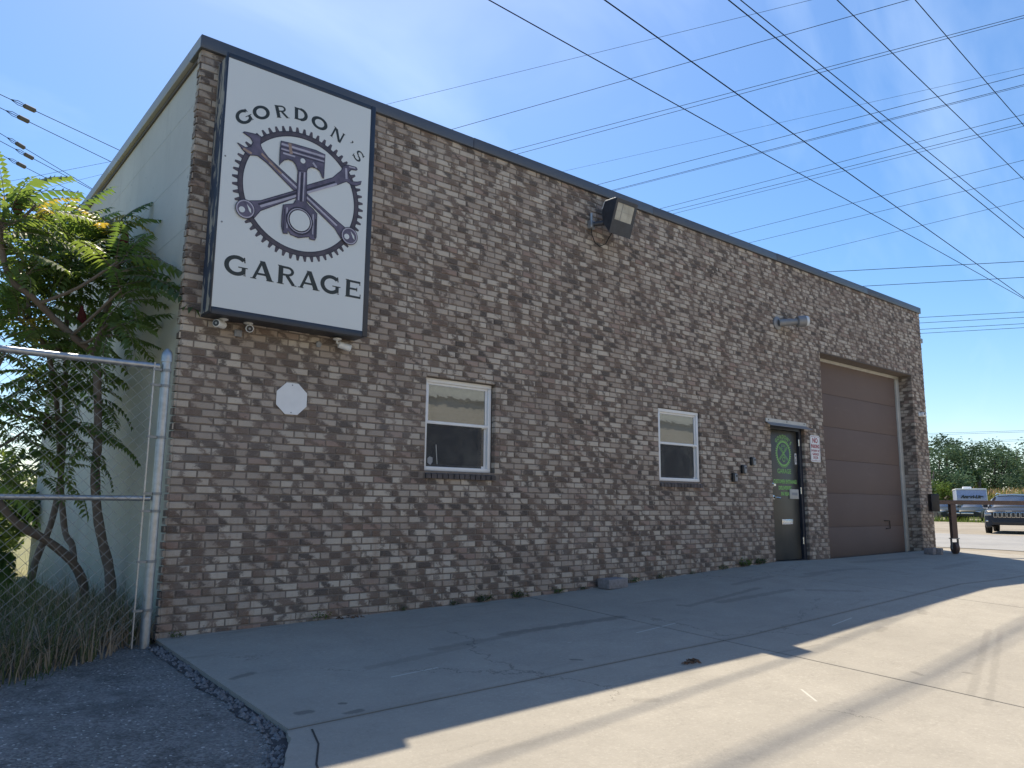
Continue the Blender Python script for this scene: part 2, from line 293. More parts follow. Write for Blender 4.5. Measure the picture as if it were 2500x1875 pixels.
# ------------------------------------------------------------------ mesh helpers
class MB:
    def __init__(s): s.v = []; s.f = []; s.mi = []
    def add(s, vs, fs, mi=0):
        b = len(s.v); s.v += [tuple(q) for q in vs]; s.f += [tuple(i + b for i in q) for q in fs]; s.mi += [mi] * len(fs); return s
    def box(s, x0, x1, y0, y1, z0, z1, mi=0, mat=None):
        v = [Vector((x, y, z)) for z in (z0, z1) for x, y in ((x0, y0), (x1, y0), (x1, y1), (x0, y1))]
        if mat: v = [mat @ q for q in v]
        return s.add(v, [(3, 2, 1, 0), (4, 5, 6, 7), (0, 1, 5, 4), (1, 2, 6, 5), (2, 3, 7, 6), (3, 0, 4, 7)], mi)
    def bevbox(s, x0, x1, y0, y1, z0, z1, b=.01, mi=0, mat=None):
        bm = bmesh.new(); bmesh.ops.create_cube(bm, size=1)
        for q in bm.verts: q.co = Vector(((x0 + x1) / 2 + q.co.x * (x1 - x0), (y0 + y1) / 2 + q.co.y * (y1 - y0), (z0 + z1) / 2 + q.co.z * (z1 - z0)))
        bmesh.ops.bevel(bm, geom=bm.edges[:], offset=b, segments=2, affect='EDGES', profile=.5)
        v = [q.co.copy() for q in bm.verts]
        if mat: v = [mat @ q for q in v]
        bm.verts.index_update(); fs = [[q.index for q in fc.verts] for fc in bm.faces]; bm.free()
        return s.add(v, fs, mi)
    def tube(s, pts, r, n=8, mi=0, caps=True):
        pts = [Vector(p) for p in pts]; rr = r if isinstance(r, (list, tuple)) else [r] * len(pts)
        vs = []; fs = []; up = None
        for i, p in enumerate(pts):
            d = (pts[min(i + 1, len(pts) - 1)] - pts[max(i - 1, 0)])
            d = d.normalized() if d.length > 1e-9 else Vector((0, 0, 1))
            if up is None: up = d.orthogonal().normalized()
            else:
                up = (up - d * up.dot(d)); up = up.normalized() if up.length > 1e-6 else d.orthogonal().normalized()
            w = d.cross(up)
            for k in range(n):
                a = 2 * math.pi * k / n; vs.append(p + (up * math.cos(a) + w * math.sin(a)) * rr[i])
        for i in range(len(pts) - 1):
            for k in range(n): fs.append((i * n + k, i * n + (k + 1) % n, (i + 1) * n + (k + 1) % n, (i + 1) * n + k))
        if caps: fs.append(tuple(range(n))[::-1]); fs.append(tuple((len(pts) - 1) * n + k for k in range(n)))
        return s.add(vs, fs, mi)
    def lathe(s, o, ax, prof, n=20, mi=0):   # prof: (distance along ax, radius)
        o = Vector(o); ax = Vector(ax).normalized(); a1 = ax.orthogonal().normalized(); a2 = ax.cross(a1)
        vs = [o + ax * h + (a1 * math.cos(2 * math.pi * k / n) + a2 * math.sin(2 * math.pi * k / n)) * r for h, r in prof for k in range(n)]
        fs = [(i * n + k, i * n + (k + 1) % n, (i + 1) * n + (k + 1) % n, (i + 1) * n + k) for i in range(len(prof) - 1) for k in range(n)]
        fs.append(tuple(range(n))[::-1]); fs.append(tuple((len(prof) - 1) * n + k for k in range(n)))
        return s.add(vs, fs, mi)
    def poly(s, pts, y, th=.0015, mi=0):     # flat polygon in the x-z plane facing -y
        v = [Vector((p[0], y, p[1])) for p in pts]
        fs = tessellate_polygon([[Vector((p[0], p[1], 0)) for p in pts]])
        n = len(v); v2 = [Vector((q.x, y + th, q.z)) for q in v]
        s.add(v, fs, mi); s.add(v + v2, [(i, (i + 1) % n, n + (i + 1) % n, n + i) for i in range(n)], mi); return s
    def build(s, name, mats, parent=None, smooth=False, loc=None):
        me = bpy.data.meshes.new(name); me.from_pydata(s.v, [], s.f)
        for m in (mats if isinstance(mats, (list, tuple)) else [mats]): me.materials.append(M[m])
        if len(me.polygons) == len(s.mi): me.polygons.foreach_set('material_index', s.mi)
        bm = bmesh.new(); bm.from_mesh(me); bmesh.ops.recalc_face_normals(bm, faces=bm.faces); bm.to_mesh(me); bm.free()
        if smooth:
            me.polygons.foreach_set('use_smooth', [True] * len(me.polygons))
            try: me.set_sharp_from_angle(angle=R(38))
            except Exception: pass
        o = bpy.data.objects.new(name, me); COL.objects.link(o); o.parent = parent
        return o
def empty(name, loc=(0, 0, 0), rz=0):
    o = bpy.data.objects.new(name, None); COL.objects.link(o); o.location = loc; o.rotation_euler.z = rz; o.empty_display_size = .2; return o
def tag(o, label=None, cat=None, group=None, kind=None):
    if label: o['label'] = label
    if cat: o['category'] = cat
    if group: o['group'] = group
    if kind: o['kind'] = kind
    return o
def rebase(root):   # children were built in world coordinates: keep them there under a root that sits at the thing's base
    inv = root.matrix_basis.inverted()
    seen = set()
    for ch in [o for o in bpy.data.objects if o.parent == root]:
        if ch.data and ch.data.name not in seen:
            seen.add(ch.data.name)
            ch.data.transform(inv)
            for g in [o for o in bpy.data.objects if o.parent == ch]:
                if g.data and g.data.name not in seen: seen.add(g.data.name); g.data.transform(inv)
def link_copy(o, parent):
    c = o.copy(); COL.objects.link(c); c.parent = parent; return c

# ------------------------------------------------------------------ ground heights
ZB = [(-400, -1.2), (1.9, -1.12), (4.8, -1.068), (6.2, -1.05), (7.5, -1.0), (9.3, -.93), (11, -.865), (12.7, -.885), (17, -.85), (18.5, -.90), (24, -1.03), (36, -1.08), (60, -.92), (100, -.9), (900, -.9)]
def zb(x):
    for (a, za), (b, zz) in zip(ZB, ZB[1:]):
        if a <= x <= b:
            return za + (zz - za) * (x - a) / (b - a)
    return ZB[0][1] if x < ZB[0][0] else ZB[-1][1]
def gh(x, y):
    k = max(0, min(1, (24 - x) / 8))
    return zb(x) + .045 * max(-7, min(0, y)) * k
def frange(a, b, st):
    n = max(1, round((b - a) / st)); return [a + (b - a) * i / n for i in range(n + 1)]
def sheet(name, x0, x1, y0, y1, dz, mat, parent=None, st=.5, thick=0., sy=None, jit=0):
    xs = frange(x0, x1, st); ys = frange(y0, y1, sy or st); m = MB()
    nx, ny = len(xs), len(ys)
    vs = [(x, y, gh(x, y) + dz) for y in ys for x in xs]
    fs = [(j * nx + i, j * nx + i + 1, (j + 1) * nx + i + 1, (j + 1) * nx + i) for j in range(ny - 1) for i in range(nx - 1)]
    m.add(vs, fs)
    if thick:
        ring = [i for i in range(nx)] + [j * nx + nx - 1 for j in range(1, ny)] + [(ny - 1) * nx + i for i in range(nx - 2, -1, -1)] + [j * nx for j in range(ny - 2, 0, -1)]
        n = len(ring); v = [vs[i] for i in ring] + [(vs[i][0], vs[i][1], vs[i][2] - thick) for i in ring]
        m.add(v, [(i, (i + 1) % n, n + (i + 1) % n, n + i) for i in range(n)])
    return m.build(name, mat, parent)

# terrain: one sheet to the horizon
xs = [-900, -300, -100, -40, -20, -10, -5, -2] + frange(-1, 20, 1.) + [22, 24, 30, 36, 45, 60, 80, 100, 200, 500, 1200]
ys = [-900, -300, -100, -40, -20, -10] + frange(-7, 0, .5) + [2, 5, 10, 20, 40, 80, 150, 400, 1200]
m = MB(); nx = len(xs)
m.add([(x, y, gh(x, y) - .06) for y in ys for x in xs], [(j * nx + i, j * nx + i + 1, (j + 1) * nx + i + 1, (j + 1) * nx + i) for j in range(len(ys) - 1) for i in range(nx - 1)])
tag(m.build('ground', 'grass_ground'), kind='structure')
g = sheet('asphalt_yard', -14, 1.86, -24, .6, -.035, 'asphalt', st=.6); tag(g, kind='structure')
tag(sheet('joint_bed', 1.9, 18, -24, .2, -.022, 'joint', st=.5), kind='structure')
# concrete apron in slabs
apron = tag(empty('concrete_apron', (5.9, -2.65, -1.1)), kind='structure')
X = [1.9, 5.9, 9.85, 13.8, 17.75]; Yj = [0.0, -2.65, -6.6, -10.6, -14.6, -18.6]
for j in range(len(Yj) - 1):
    for i in range(len(X) - 1):
        if i == 0 and j >= 1: continue
        sheet('concrete_slab', X[i] + (.006 if i else 0), X[i + 1] - .006, Yj[j + 1] + .006, Yj[j] - (.006 if j else 0), 0, 'concrete', apron, .4, .1)
# the slab with the curved ragged edge beside the asphalt
rnd = random.Random(4)
edge = [(1.885, -2.66), (1.85, -2.78), (1.76, -2.95), (1.66, -3.13), (1.56, -3.4), (1.44, -3.8), (1.3, -4.3), (1.1, -5.2), (.8, -6.59)]
m = MB(); rows = []
for a, b in zip(edge, edge[1:]):
    for k in range(6):
        q = k / 6; rows.append((a[0] + (b[0] - a[0]) * q + rnd.uniform(-.008, .008), a[1] + (b[1] - a[1]) * q))
rows.append(edge[-1]); N = 14
vs = []
for x, y in rows:
    for k in range(N): xx = x + (5.894 - x) * k / (N - 1); vs.append((xx, y, gh(xx, y)))
m.add(vs, [(j * N + i, j * N + i + 1, (j + 1) * N + i + 1, (j + 1) * N + i) for j in range(len(rows) - 1) for i in range(N - 1)])
n = len(rows); ev = [(x, y, gh(x, y)) for x, y in rows]; m.add(ev + [(x - .01, y, z - .1) for x, y, z in ev], [(i, i + 1, n + i + 1, n + i) for i in range(n - 1)])
m.build('concrete_slab', 'concrete', apron)
sheet('concrete_slab', -6, 5.894, -24, -6.606, -.0, 'concrete', apron, .8, .1)
rebase(apron)
# groove that sets off the formed edge strip
m = MB(); gp = [(2.0, -2.72), (1.93, -2.95), (1.80, -3.2), (1.72, -3.45), (1.62, -3.8)]
for a, b in zip(gp, gp[1:]):
    m.add([(a[0] - .006, a[1], gh(*a) + .003), (a[0] + .006, a[1], gh(*a) + .003), (b[0] + .006, b[1], gh(*b) + .003), (b[0] - .006, b[1], gh(*b) + .003)], [(0, 1, 2, 3)])
tag(m.build('edge_groove', 'joint'), kind='structure')
# far road, strips
tag(sheet('dirt_strip', 17.8, 20.5, -30, 60, -.03, 'dirt_lot', st=.9, sy=3), kind='structure')
tag(sheet('road', 20.5, 35.5, -60, 90, -.02, 'road', st=1.5, sy=5), kind='structure')
tag(sheet('gravel_lot', 35.5, 57, -60, 110, -.03, 'dirt_lot', st=3, sy=10), kind='structure')
tag(sheet('gravel_lot', 58.6, 70, -60, 120, -.03, 'dirt_lot', st=3, sy=10), kind='structure')

# ------------------------------------------------------------------ garage building
XL, XR, ZT, DEP = 1.92, 16.96, 4.108, 7.1
bld = tag(empty('garage_building', (1.92, 0, -1.12)), 'long flat-roofed garage with mottled brown brick front and pale painted side wall', 'building')
OPEN = {'w1': (4.455, 5.40, .335, 1.345), 'w2': (8.265, 9.195, .325, 1.335), 'door': (11.03, 12.06, -1.5, 1.30), 'gar': (12.706, 16.36, -1.5, 2.70)}
ops = list(OPEN.values())
# mortar backing in rectangles around the openings
m = MB(); xsb = sorted({XL, XR} | {o[0] for o in ops} | {o[1] for o in ops}); zsb = sorted({-1.6, ZT} | {o[2] for o in ops} | {o[3] for o in ops})
for a, b in zip(xsb, xsb[1:]):
    for c, d in zip(zsb, zsb[1:]):
        cx, cz = (a + b) / 2, (c + d) / 2
        if not any(o[0] < cx < o[1] and o[2] < cz < o[3] for o in ops): m.add([(a, .007, c), (b, .007, c), (b, .007, d), (a, .007, d)], [(0, 1, 2, 3)])
for k, o in OPEN.items():
    dp = .34 if k == 'gar' else .14
    m.add([(o[1], .007, o[2]), (o[1], dp, o[2]), (o[1], dp, o[3]), (o[1], .007, o[3])], [(0, 1, 2, 3)])
    m.add([(o[0], .007, o[2]), (o[0], dp, o[2]), (o[0], dp, o[3]), (o[0], .007, o[3])], [(0, 1, 2, 3)])
    m.add([(o[0], .007, o[3]), (o[1], .007, o[3]), (o[1], dp, o[3]), (o[0], dp, o[3])], [(0, 1, 2, 3)])
m.build('mortar_wall', 'mortar', bld)
# bricks
rb = random.Random(11)
def brick_geo(w, h, dep=.06, b=.004):
    v = [(-w/2, 0 + b, -h/2), (w/2, b, -h/2), (w/2, b, h/2), (-w/2, b, h/2), (-w/2 + b, 0, -h/2 + b), (w/2 - b, 0, -h/2 + b), (w/2 - b, 0, h/2 - b), (-w/2 + b, 0, h/2 - b),
         (-w/2, dep, -h/2), (w/2, dep, -h/2), (w/2, dep, h/2), (-w/2, dep, h/2)]
    f = [(4, 5, 6, 7), (0, 1, 5, 4), (1, 2, 6, 5), (2, 3, 7, 6), (3, 0, 4, 7), (8, 9, 1, 0), (9, 10, 2, 1), (10, 11, 3, 2), (11, 8, 0, 3)]
    return v, f
bricks = []; J = .0062
nrow = int((ZT + 1.4) / BH) + 1
for k in range(nrow):
    z1 = ZT - k * BH - .001; z0 = ZT - (k + 1) * BH + .0125
    off = .5 * (k % 2)
    c = -1
    while True:
        a = XL + (c - off) * BW + J; b = a + BW - 2 * J; c += 1
        if a > XR: break
        a = max(a, XL); b = min(b, XR)
        if b - a < .02 or z1 < gh((a + b) / 2, 0) - .01: continue
        rects = [(a, b, z0, z1)]
        for o in ops:
            nr = []
            for q in rects:
                if q[1] <= o[0] or q[0] >= o[1] or q[3] <= o[2] or q[2] >= o[3]: nr.append(q); continue
                if q[0] < o[0] - .02: nr.append((q[0], o[0] - .001, q[2], q[3]))
                if q[1] > o[1] + .02: nr.append((o[1] + .001, q[1], q[2], q[3]))
                if q[3] > o[3] + .018: nr.append((max(q[0], o[0]), min(q[1], o[1]), o[3] + .004, q[3]))
                if q[2] < o[2] - .018: nr.append((max(q[0], o[0]), min(q[1], o[1]), q[2], o[2] - .004))
            rects = nr
        # room for the sloping sill bricks
        r2 = []
        for q in rects:
            if any(o[0] - .02 < (q[0] + q[1]) / 2 < o[1] + .02 and o[2] - .085 < (q[2] + q[3]) / 2 < o[2] for o in (OPEN['w1'], OPEN['w2'])): continue
            r2.append(q)
        bricks += r2
def depth(q): return (Vector(((q[0] + q[1]) / 2, 0, (q[2] + q[3]) / 2)) - CAM).dot(f_)
bricks.sort(key=depth)
cache = {}; stuff = MB(); cnt = 0
hid = lambda q: (2.08 < q[0] and q[1] < 3.5 and q[2] > 1.65)
for q in bricks:
    w, h = round(q[1] - q[0], 4), round(q[3] - q[2], 4); yj = rb.uniform(-.0035, .0025); pos = Vector(((q[0] + q[1]) / 2, yj, (q[2] + q[3]) / 2))
    rot = rb.uniform(-.006, .006)
    if cnt < 300 and w > .09 and not hid(q):
        key = (w, h)
        if key not in cache:
            v, f = brick_geo(w, h); me = bpy.data.meshes.new('brick'); me.from_pydata(v, [], f); me.materials.append(M['brick']); cache[key] = me
        o = bpy.data.objects.new('brick', cache[key]); COL.objects.link(o); o.parent = bld; o.location = pos - Vector(bld.location); o.rotation_euler.z = rot; o['_keep'] = 1; cnt += 1
    else:
        v, f = brick_geo(w, h, .02); stuff.add([(pos.x + a[0], pos.y + a[1] + a[0] * rot, pos.z + a[2]) for a in v], f)
# reveal bricks of the big door (side faces)
kept = [o for o in bpy.data.objects if o.parent == bld and '_keep' in o]
tag(stuff.build('brick_courses', 'brick', bld), kind='stuff')
m = MB()
for x, dp in ((16.36, .30), (12.06, .13), (5.40, .07), (9.195, .05)):
    for k in range(nrow):
        z1 = ZT - k * BH - .001; z0 = ZT - (k + 1) * BH + .0125
        o = next(v for v in ops if abs(v[1] - x) < 1e-6)
        if z1 > o[3] or z0 < o[2] or z1 < gh(x, 0): continue
        y = 0.009; first = True
        while y < dp:
            y2 = min(dp, y + (.095 if (first and k % 2) else .2)); m.box(x - .006, x + .02, y, y2 - .01, z0, z1); y = y2; first = False
tag(m.build('reveal_bricks', 'brick_return', bld), kind='stuff')
# ragged side edge of the veneer
m = MB()
for k in range(nrow):
    z1 = ZT - k * BH - .001; z0 = ZT - (k + 1) * BH + .0125; m.box(1.905 + rb.uniform(-.006, .004), 1.93, .006, .085 + rb.uniform(-.01, .012), z0, z1)
tag(m.build('corner_bricks', 'brick_return', bld), kind='stuff')
# sloping rowlock sills
def sill(o, n):
    s = MB(); s.box(o[0] - .01, o[1] + .01, .0, .12, o[2] - .085, o[2] - .03); s.build('sill_bed', 'mortar', bld)
    w = (o[1] - o[0]) / n
    base = None
    for i in range(n):
        q = MB(); a = -w / 2 + .006; b = w / 2 - .006
        q.add([(a, -.028, -.06), (b, -.028, -.06), (b, -.028, -.012), (a, -.028, -.012), (a, .06, -.06), (b, .06, -.06), (b, .06, .012), (a, .06, .012)], [(0, 1, 2, 3), (3, 2, 6, 7), (0, 3, 7, 4), (1, 5, 6, 2), (0, 4, 5, 1)])
        if base is None: ob = q.build('sill_brick', 'sillb', bld); base = ob
        else: ob = link_copy(base, bld)
        ob.location = Vector((o[0] + (i + .5) * w, 0, o[2] - .02)) - Vector(bld.location); ob['_keep'] = 1
M['sillb'] = plain('dark_sill_brick', (.10, .085, .082), .85, 0, .45, 9)
sill(OPEN['w1'], 13); sill(OPEN['w2'], 13)
# structure behind, roof, side and end walls
m = MB(); m.box(2.2, XR - .02, .36, DEP - .2, 3.2, 3.98); m.build('roof', 'coping', bld)
m = MB(); m.box(1.945, 2.15, .09, DEP, -1.6, ZT + .03); m.build('side_wall', 'side', bld)
m = MB(); m.box(XR - .15, XR - .012, .07, DEP, -1.6, ZT); m.box(2.15, XR - .15, DEP - .2, DEP, -1.6, ZT)
m.build('rear_walls', 'side', bld)
# shallow courses in the painted block side wall
m = MB()
z = -1.2
while z < 4.0:
    m.box(1.9435, 1.946, .1, DEP - .01, z, z + .006); z += .61
m.build('wall_seams', 'trim', bld)
# interior blocker behind openings
m = MB(); m.box(2.2, XR - .2, .40, .46, -1.2, 3.2); m.build('inner_wall', 'black_plastic', bld)
# metal coping in lengths
xq = [XL - .035, 5.0, 8.2, 11.4, 14.6, XR + .02]
for i, (a, b) in enumerate(zip(xq, xq[1:])):
    m = MB(); m.bevbox(a, b - .003, -.035 - .002 * (i % 2), .30, ZT, ZT + .127 + .002 * (i % 2), .006); m.build('coping', 'coping', bld, True)
yq = [.303, 3.6, DEP]
for i, (a, b) in enumerate(zip(yq, yq[1:])):
    m = MB(); m.bevbox(XL - .035, 2.2, a, b - .003, ZT + .0, ZT + .127, .006); m.build('coping', 'coping_pale', bld, True)
m = MB(); m.box(XL - .036, XL - .0345, -.02, .30, ZT + .006, ZT + .12); m.build('coping_end', 'coping_pale', bld)
m = MB(); m.bevbox(XR - .28, XR + .02, .303, DEP, ZT, ZT + .127, .006); m.build('coping', 'coping', bld, True)
m = MB(); m.box(XL + .004, 1.944, .086, DEP, ZT - .035, ZT - .001); m.build('coping_drip', 'lintel', bld)  # dark strip under the side coping, put in for its shadow gap

# windows: frame > sash rails and panes
def window(o, yf):
    x0, x1, z0, z1 = o[0] + .012, o[1] - .018, o[2] + .003, o[3] - .004; w = .045
    fr = MB(); fr.bevbox(x0, x1, yf, yf + .07, z1 - w, z1, .005); fr.bevbox(x0, x1, yf, yf + .07, z0, z0 + w, .005)
    fr.bevbox(x0, x0 + w, yf + .002, yf + .07, z0 + w, z1 - w, .005); fr.bevbox(x1 - w, x1, yf + .002, yf + .07, z0 + w, z1 - w, .005)
    F = fr.build('window', 'white', bld, True)
    zm = z0 + (z1 - z0) * .505
    def sash(za, zc, yy, mat, gl, nm):
        s = MB(); t_ = .026; a, b = x0 + w, x1 - w
        s.bevbox(a, b, yy, yy + .025, zc - t_, zc, .003); s.bevbox(a, b, yy, yy + .025, za, za + t_, .003); s.bevbox(a, a + t_, yy + .001, yy + .024, za + t_, zc - t_, .003); s.bevbox(b - t_, b, yy + .001, yy + .024, za + t_, zc - t_, .003)
        s.build(nm, mat, F, True)
        g = MB(); g.box(a + t_ - .004, b - t_ + .004, yy + .010, yy + .014, za + t_ - .004, zc - t_ + .004); g.build('pane', gl, F)
    sash(zm - .012, z1 - w, yf + .022, 'white', 'glass_up', 'upper_sash')
    sash(z0 + w, zm + .014, yf + .036, 'white', 'glass_up2', 'lower_sash')
    s = MB(); a, b = x0 + w - .006, x1 - w + .006; s.box(a, b - .085, yf + .012, yf + .0135, z0 + w - .006, zm + .002); s.build('insect_screen', 'screen', F)
    s = MB(); s.bevbox(a, b, yf + .003, yf + .02, zm - .002, zm + .03, .003); s.build('meeting_rail', 'white', F, True)
    # screen ends short so dark glass stands in for jamb shadow at right
    return F
M['glass_up2'] = glass('dark_glass', (.016, .02, .034), .05)
t = NT('insect_screen'); n = t.noise(t.pos(), 4.5, 5, .7, .8)
t.fin(t.mix(t.rng(n, .45, .72), (.055, .056, .058), (.13, .13, .12)), .8)
tr = t.n('ShaderNodeBsdfTransparent'); ms = t.n('ShaderNodeMixShader'); ms.inputs[0].default_value = .35
t.t.links.new(t.b.outputs[0], ms.inputs[1]); t.t.links.new(tr.outputs[0], ms.inputs[2]); t.t.links.new(ms.outputs[0], t.out.inputs[0]); M['screen'] = t.m
W1 = window(OPEN['w1'], .058); W2 = window(OPEN['w2'], .02)
# wooden stick leaning behind the first window's lower pane
m = MB(); m.tube([(4.66, .071, .41), (4.64, .070, .62)], .005, 6); m.build('window_stick', 'trim', W1)
m = MB(); m.poly([(4.535, .42), (4.575, .40), (4.60, .43), (4.60, .48), (4.56, .49), (4.535, .47)], .0685, .001); m.build('sticker', 'grey_plastic', W1)

# person door
def text_mesh(txt, size, mat, parent, origin, sx=1., align='CENTER', name='lettering', rot=0., bold=0.):
    cu = bpy.data.curves.new('t', 'FONT'); cu.body = txt; cu.size = size; cu.align_x = align; cu.extrude = .0006; cu.offset = bold; cu.resolution_u = 3
    ob = bpy.data.objects.new('t', cu); COL.objects.link(ob)
    bpy.context.view_layer.update(); dg = bpy.context.evaluated_depsgraph_get()
    me = bpy.data.meshes.new_from_object(ob.evaluated_get(dg)); bpy.data.objects.remove(ob)
    c, s = math.cos(rot), math.sin(rot)
    for v in me.vertices:
        x, y, z = v.co; x *= sx; v.co = (origin[0] + x * c + y * s, origin[1] - z, origin[2] - x * s + y * c)
    me.materials.clear(); me.materials.append(M[mat]); me.name = name
    o = bpy.data.objects.new(name, me); COL.objects.link(o); o.parent = parent; return o
o = OPEN['door']; zd0 = zb(11.5) - .01; yd = .10
m = MB(); m.bevbox(11.115, 11.965, yd, yd + .045, zd0 + .02, 1.235, .004); DOOR = m.build('entrance_door', 'door', bld, True)
m = MB(); m.box(11.032, 11.11, .055, .14, zd0, 1.30); m.box(11.97, 12.052, .055, .14, zd0, 1.30); m.box(11.11, 11.97, .055, .14, 1.24, 1.30); m.box(11.032, 12.052, .03, .14, zd0 - .03, zd0 + .012)
m.build('door_frame', 'frame_dark', DOOR, True)
yp = yd - .0012
G = [(-.40, 'G'), (-.27, 'O'), (-.13, 'R'), (0, 'D'), (.13, 'O'), (.27, 'N'), (.37, "'"), (.46, 'S')]
gc = (11.545, .855)
for a, ch in G:
    rr = .285; aa = a * 1.75; text_mesh(ch, .088, 'green', DOOR, (gc[0] + math.sin(aa) * rr, yp, gc[1] - .035 + math.cos(aa) * rr), .95, rot=aa, bold=.002)
def gear_poly(cx, cz, r0, r1, n, phase=0.):
    pts = []
    for i in range(n):
        a = phase + 2 * math.pi * i / n; s = 2 * math.pi / n
        for da, r in ((-.30, r0), (-.13, r1), (.13, r1), (.30, r0)): pts.append((cx + r * math.sin(a + da * s), cz + r * math.cos(a + da * s)))
    return pts
def ring_mesh(m, cx, cz, rin, outer, y, mi=0, th=.0015):
    n = len(outer); v = []; 
    for p in outer:
        a = math.atan2(p[0] - cx, p[1] - cz); v.append((cx + rin * math.sin(a), y, cz + rin * math.cos(a)))
    v += [(p[0], y, p[1]) for p in outer]
    m.add(v, [(i, (i + 1) % n, n + (i + 1) % n, n + i) for i in range(n)], mi)
m = MB(); ring_mesh(m, *gc, .182, gear_poly(*gc, .205, .238, 36), yp)
m.build('gear_emblem', 'green', DOOR)
def bar2(m, p, q, th, y, mi=0):
    p, q = Vector(p), Vector(q); d = (q - p).normalized(); n_ = Vector((-d.y, d.x)) * th / 2
    m.add([(p.x + n_.x, y, p.y + n_.y), (q.x + n_.x, y, q.y + n_.y), (q.x - n_.x, y, q.y - n_.y), (p.x - n_.x, y, p.y - n_.y)], [(0, 1, 2, 3)], mi)
m = MB(); cx, cz = gc; y = yp
for sx in (-1, 1):
    bar2(m, (cx + sx * .13, cz + .10), (cx - sx * .12, cz - .11), .010, y - .0004 * sx); bar2(m, (cx + sx * .115, cz + .115), (cx - sx * .135, cz - .095), .010, y - .0008 - .0004 * sx)
for dx in (-.018, .018): bar2(m, (cx + dx, cz + .06), (cx + dx, cz - .05), .008, y - .002)
for a, b in (((-.055, .14), (.055, .14)), ((-.055, .14), (-.055, .07)), ((.055, .14), (.055, .07)), ((-.055, .115), (.055, .115)), ((-.055, .07), (-.02, .085)), ((.055, .07), (.02, .085))): bar2(m, (cx + a[0], cz + a[1]), (cx + b[0], cz + b[1]), .007, y - .0024 - .0002 * a[0])
ring_mesh(m, cx, cz - .095, .028, [(cx + .042 * math.sin(k * .3927), cz - .095 + .042 * math.cos(k * .3927)) for k in range(16)], y - .003)
m.build('piston_emblem', 'green', DOOR)
text_mesh('GARAGE', .105, 'green', DOOR, (11.548, yp, .530), 1.0, bold=.0015)
text_mesh('CUSTOMER ENTRANCE', .082, 'green', DOOR, (11.565, yp, .368), .80, bold=.003)
text_mesh('DELIVERIES', .082, 'green', DOOR, (11.55, yp, .265), .95, bold=.003)
text_mesh('IN REAR', .082, 'green', DOOR, (11.57, yp, .17), .95, bold=.003)
m = MB(); m.bevbox(11.665, 11.93, yd - .02, yd, .115, .275, .005); m.box(11.70, 11.90, yd - .023, yd - .0195, .155, .235); m.build('mail_slot', 'trim', DOOR, True)
m = MB(); m.box(11.715, 11.885, yd - .025, yd - .0225, .175, .22); m.build('slot_flap', 'grey_plastic', DOOR)
m = MB(); m.bevbox(11.40, 11.735, yd - .012, yd, -.305, -.215, .003)
m.build('letter_plate', 'chrome', DOOR, True)
m = MB()
for k in range(3): m.box(11.425, 11.71, yd - .018, yd - .0125, -.29 + k * .025, -.278 + k * .025)
m.build('plate_slots', 'white_metal', DOOR)
m = MB(); m.bevbox(11.885, 11.942, yd - .003, yd, .69, .875, .001); m.build('door_sticker', 'paper', DOOR)
m = MB(); m.box(11.905, 11.922, yd - .0045, yd - .0035, .72, .79); m.box(11.905, 11.922, yd - .0045, yd - .0035, .81, .85); m.build('sticker_print', 'ink', DOOR)
m = MB(); m.lathe((11.19, yd, .335), (0, -1, 0), [(0, .034), (.008, .034), (.012, .02), (.03, .02)], 16); m.lathe((11.235, yd, .335), (0, -1, 0), [(0, .024), (.02, .02)], 12); m.build('deadbolt', 'chrome', DOOR, True)
m = MB(); m.lathe((11.19, yd, .135), (0, -1, 0), [(0, .036), (.01, .036), (.015, .016), (.05, .014)], 16); m.tube([(11.19, yd - .05, .135), (11.25, yd - .058, .133), (11.31, yd - .055, .125)], .011, 8); m.build('handle', 'chrome', DOOR, True)
for z in (1.0, .20, -.62):
    m = MB(); m.tube([(11.968, .058, z), (11.968, .058, z + .11)], .011, 8); m.build('hinge', 'chrome', DOOR, True)
# drip cap over the door
m = MB(); m.box(10.90, 12.12, -.006, -.0015, 1.335, 1.395); CAP = m.build('drip_cap', 'trim', bld)
m = MB(); m.add([(10.90, -.004, 1.337), (12.12, -.004, 1.337), (12.14, -.115, 1.272), (10.86, -.115, 1.272), (10.90, -.004, 1.333), (12.12, -.004, 1.333), (12.14, -.115, 1.268), (10.86, -.115, 1.268)], [(0, 1, 2, 3), (4, 7, 6, 5), (3, 2, 6, 7), (0, 3, 7, 4), (1, 5, 6, 2)]); m.build('cap_flashing', 'lamp_grey', CAP)
for x in (10.98, 11.52, 12.05):
    m = MB(); m.lathe((x, -.006, 1.37), (0, -1, 0), [(0, .012), (.005, .009)], 8); m.build('screw', 'black_plastic', CAP)

# roller/sectional door
YG = .29
m = MB(); m.box(12.72, 16.20, YG + .035, YG + .05, -1.1, 2.70); GD = m.build('garage_door', 'gdoor', bld)
zt = 2.655
for k in range(6):
    m = MB(); zc = zt - k * .605; m.bevbox(12.71, 16.205, YG, YG + .034, zc - .602, zc, .005); m.build('door_panel', 'gdoor', GD, True)
m = MB(); m.box(12.71, 16.205, YG - .004, YG + .03, -1.03, zt - 6 * .605 + .004); m.build('bottom_seal', 'rubber', GD)
m = MB(); m.bevbox(16.21, 16.352, YG - .03, YG + .05, -.95, 2.64, .004); m.build('side_trim', 'trim', GD, True)
m = MB(); m.bevbox(12.71, 16.352, YG - .032, YG + .05, 2.642, 2.698, .004); m.build('head_trim', 'trim', GD, True)
m = MB(); m.box(12.60, 16.45, -.004, .285, 2.703, 2.715); m.build('lintel', 'lintel', GD)
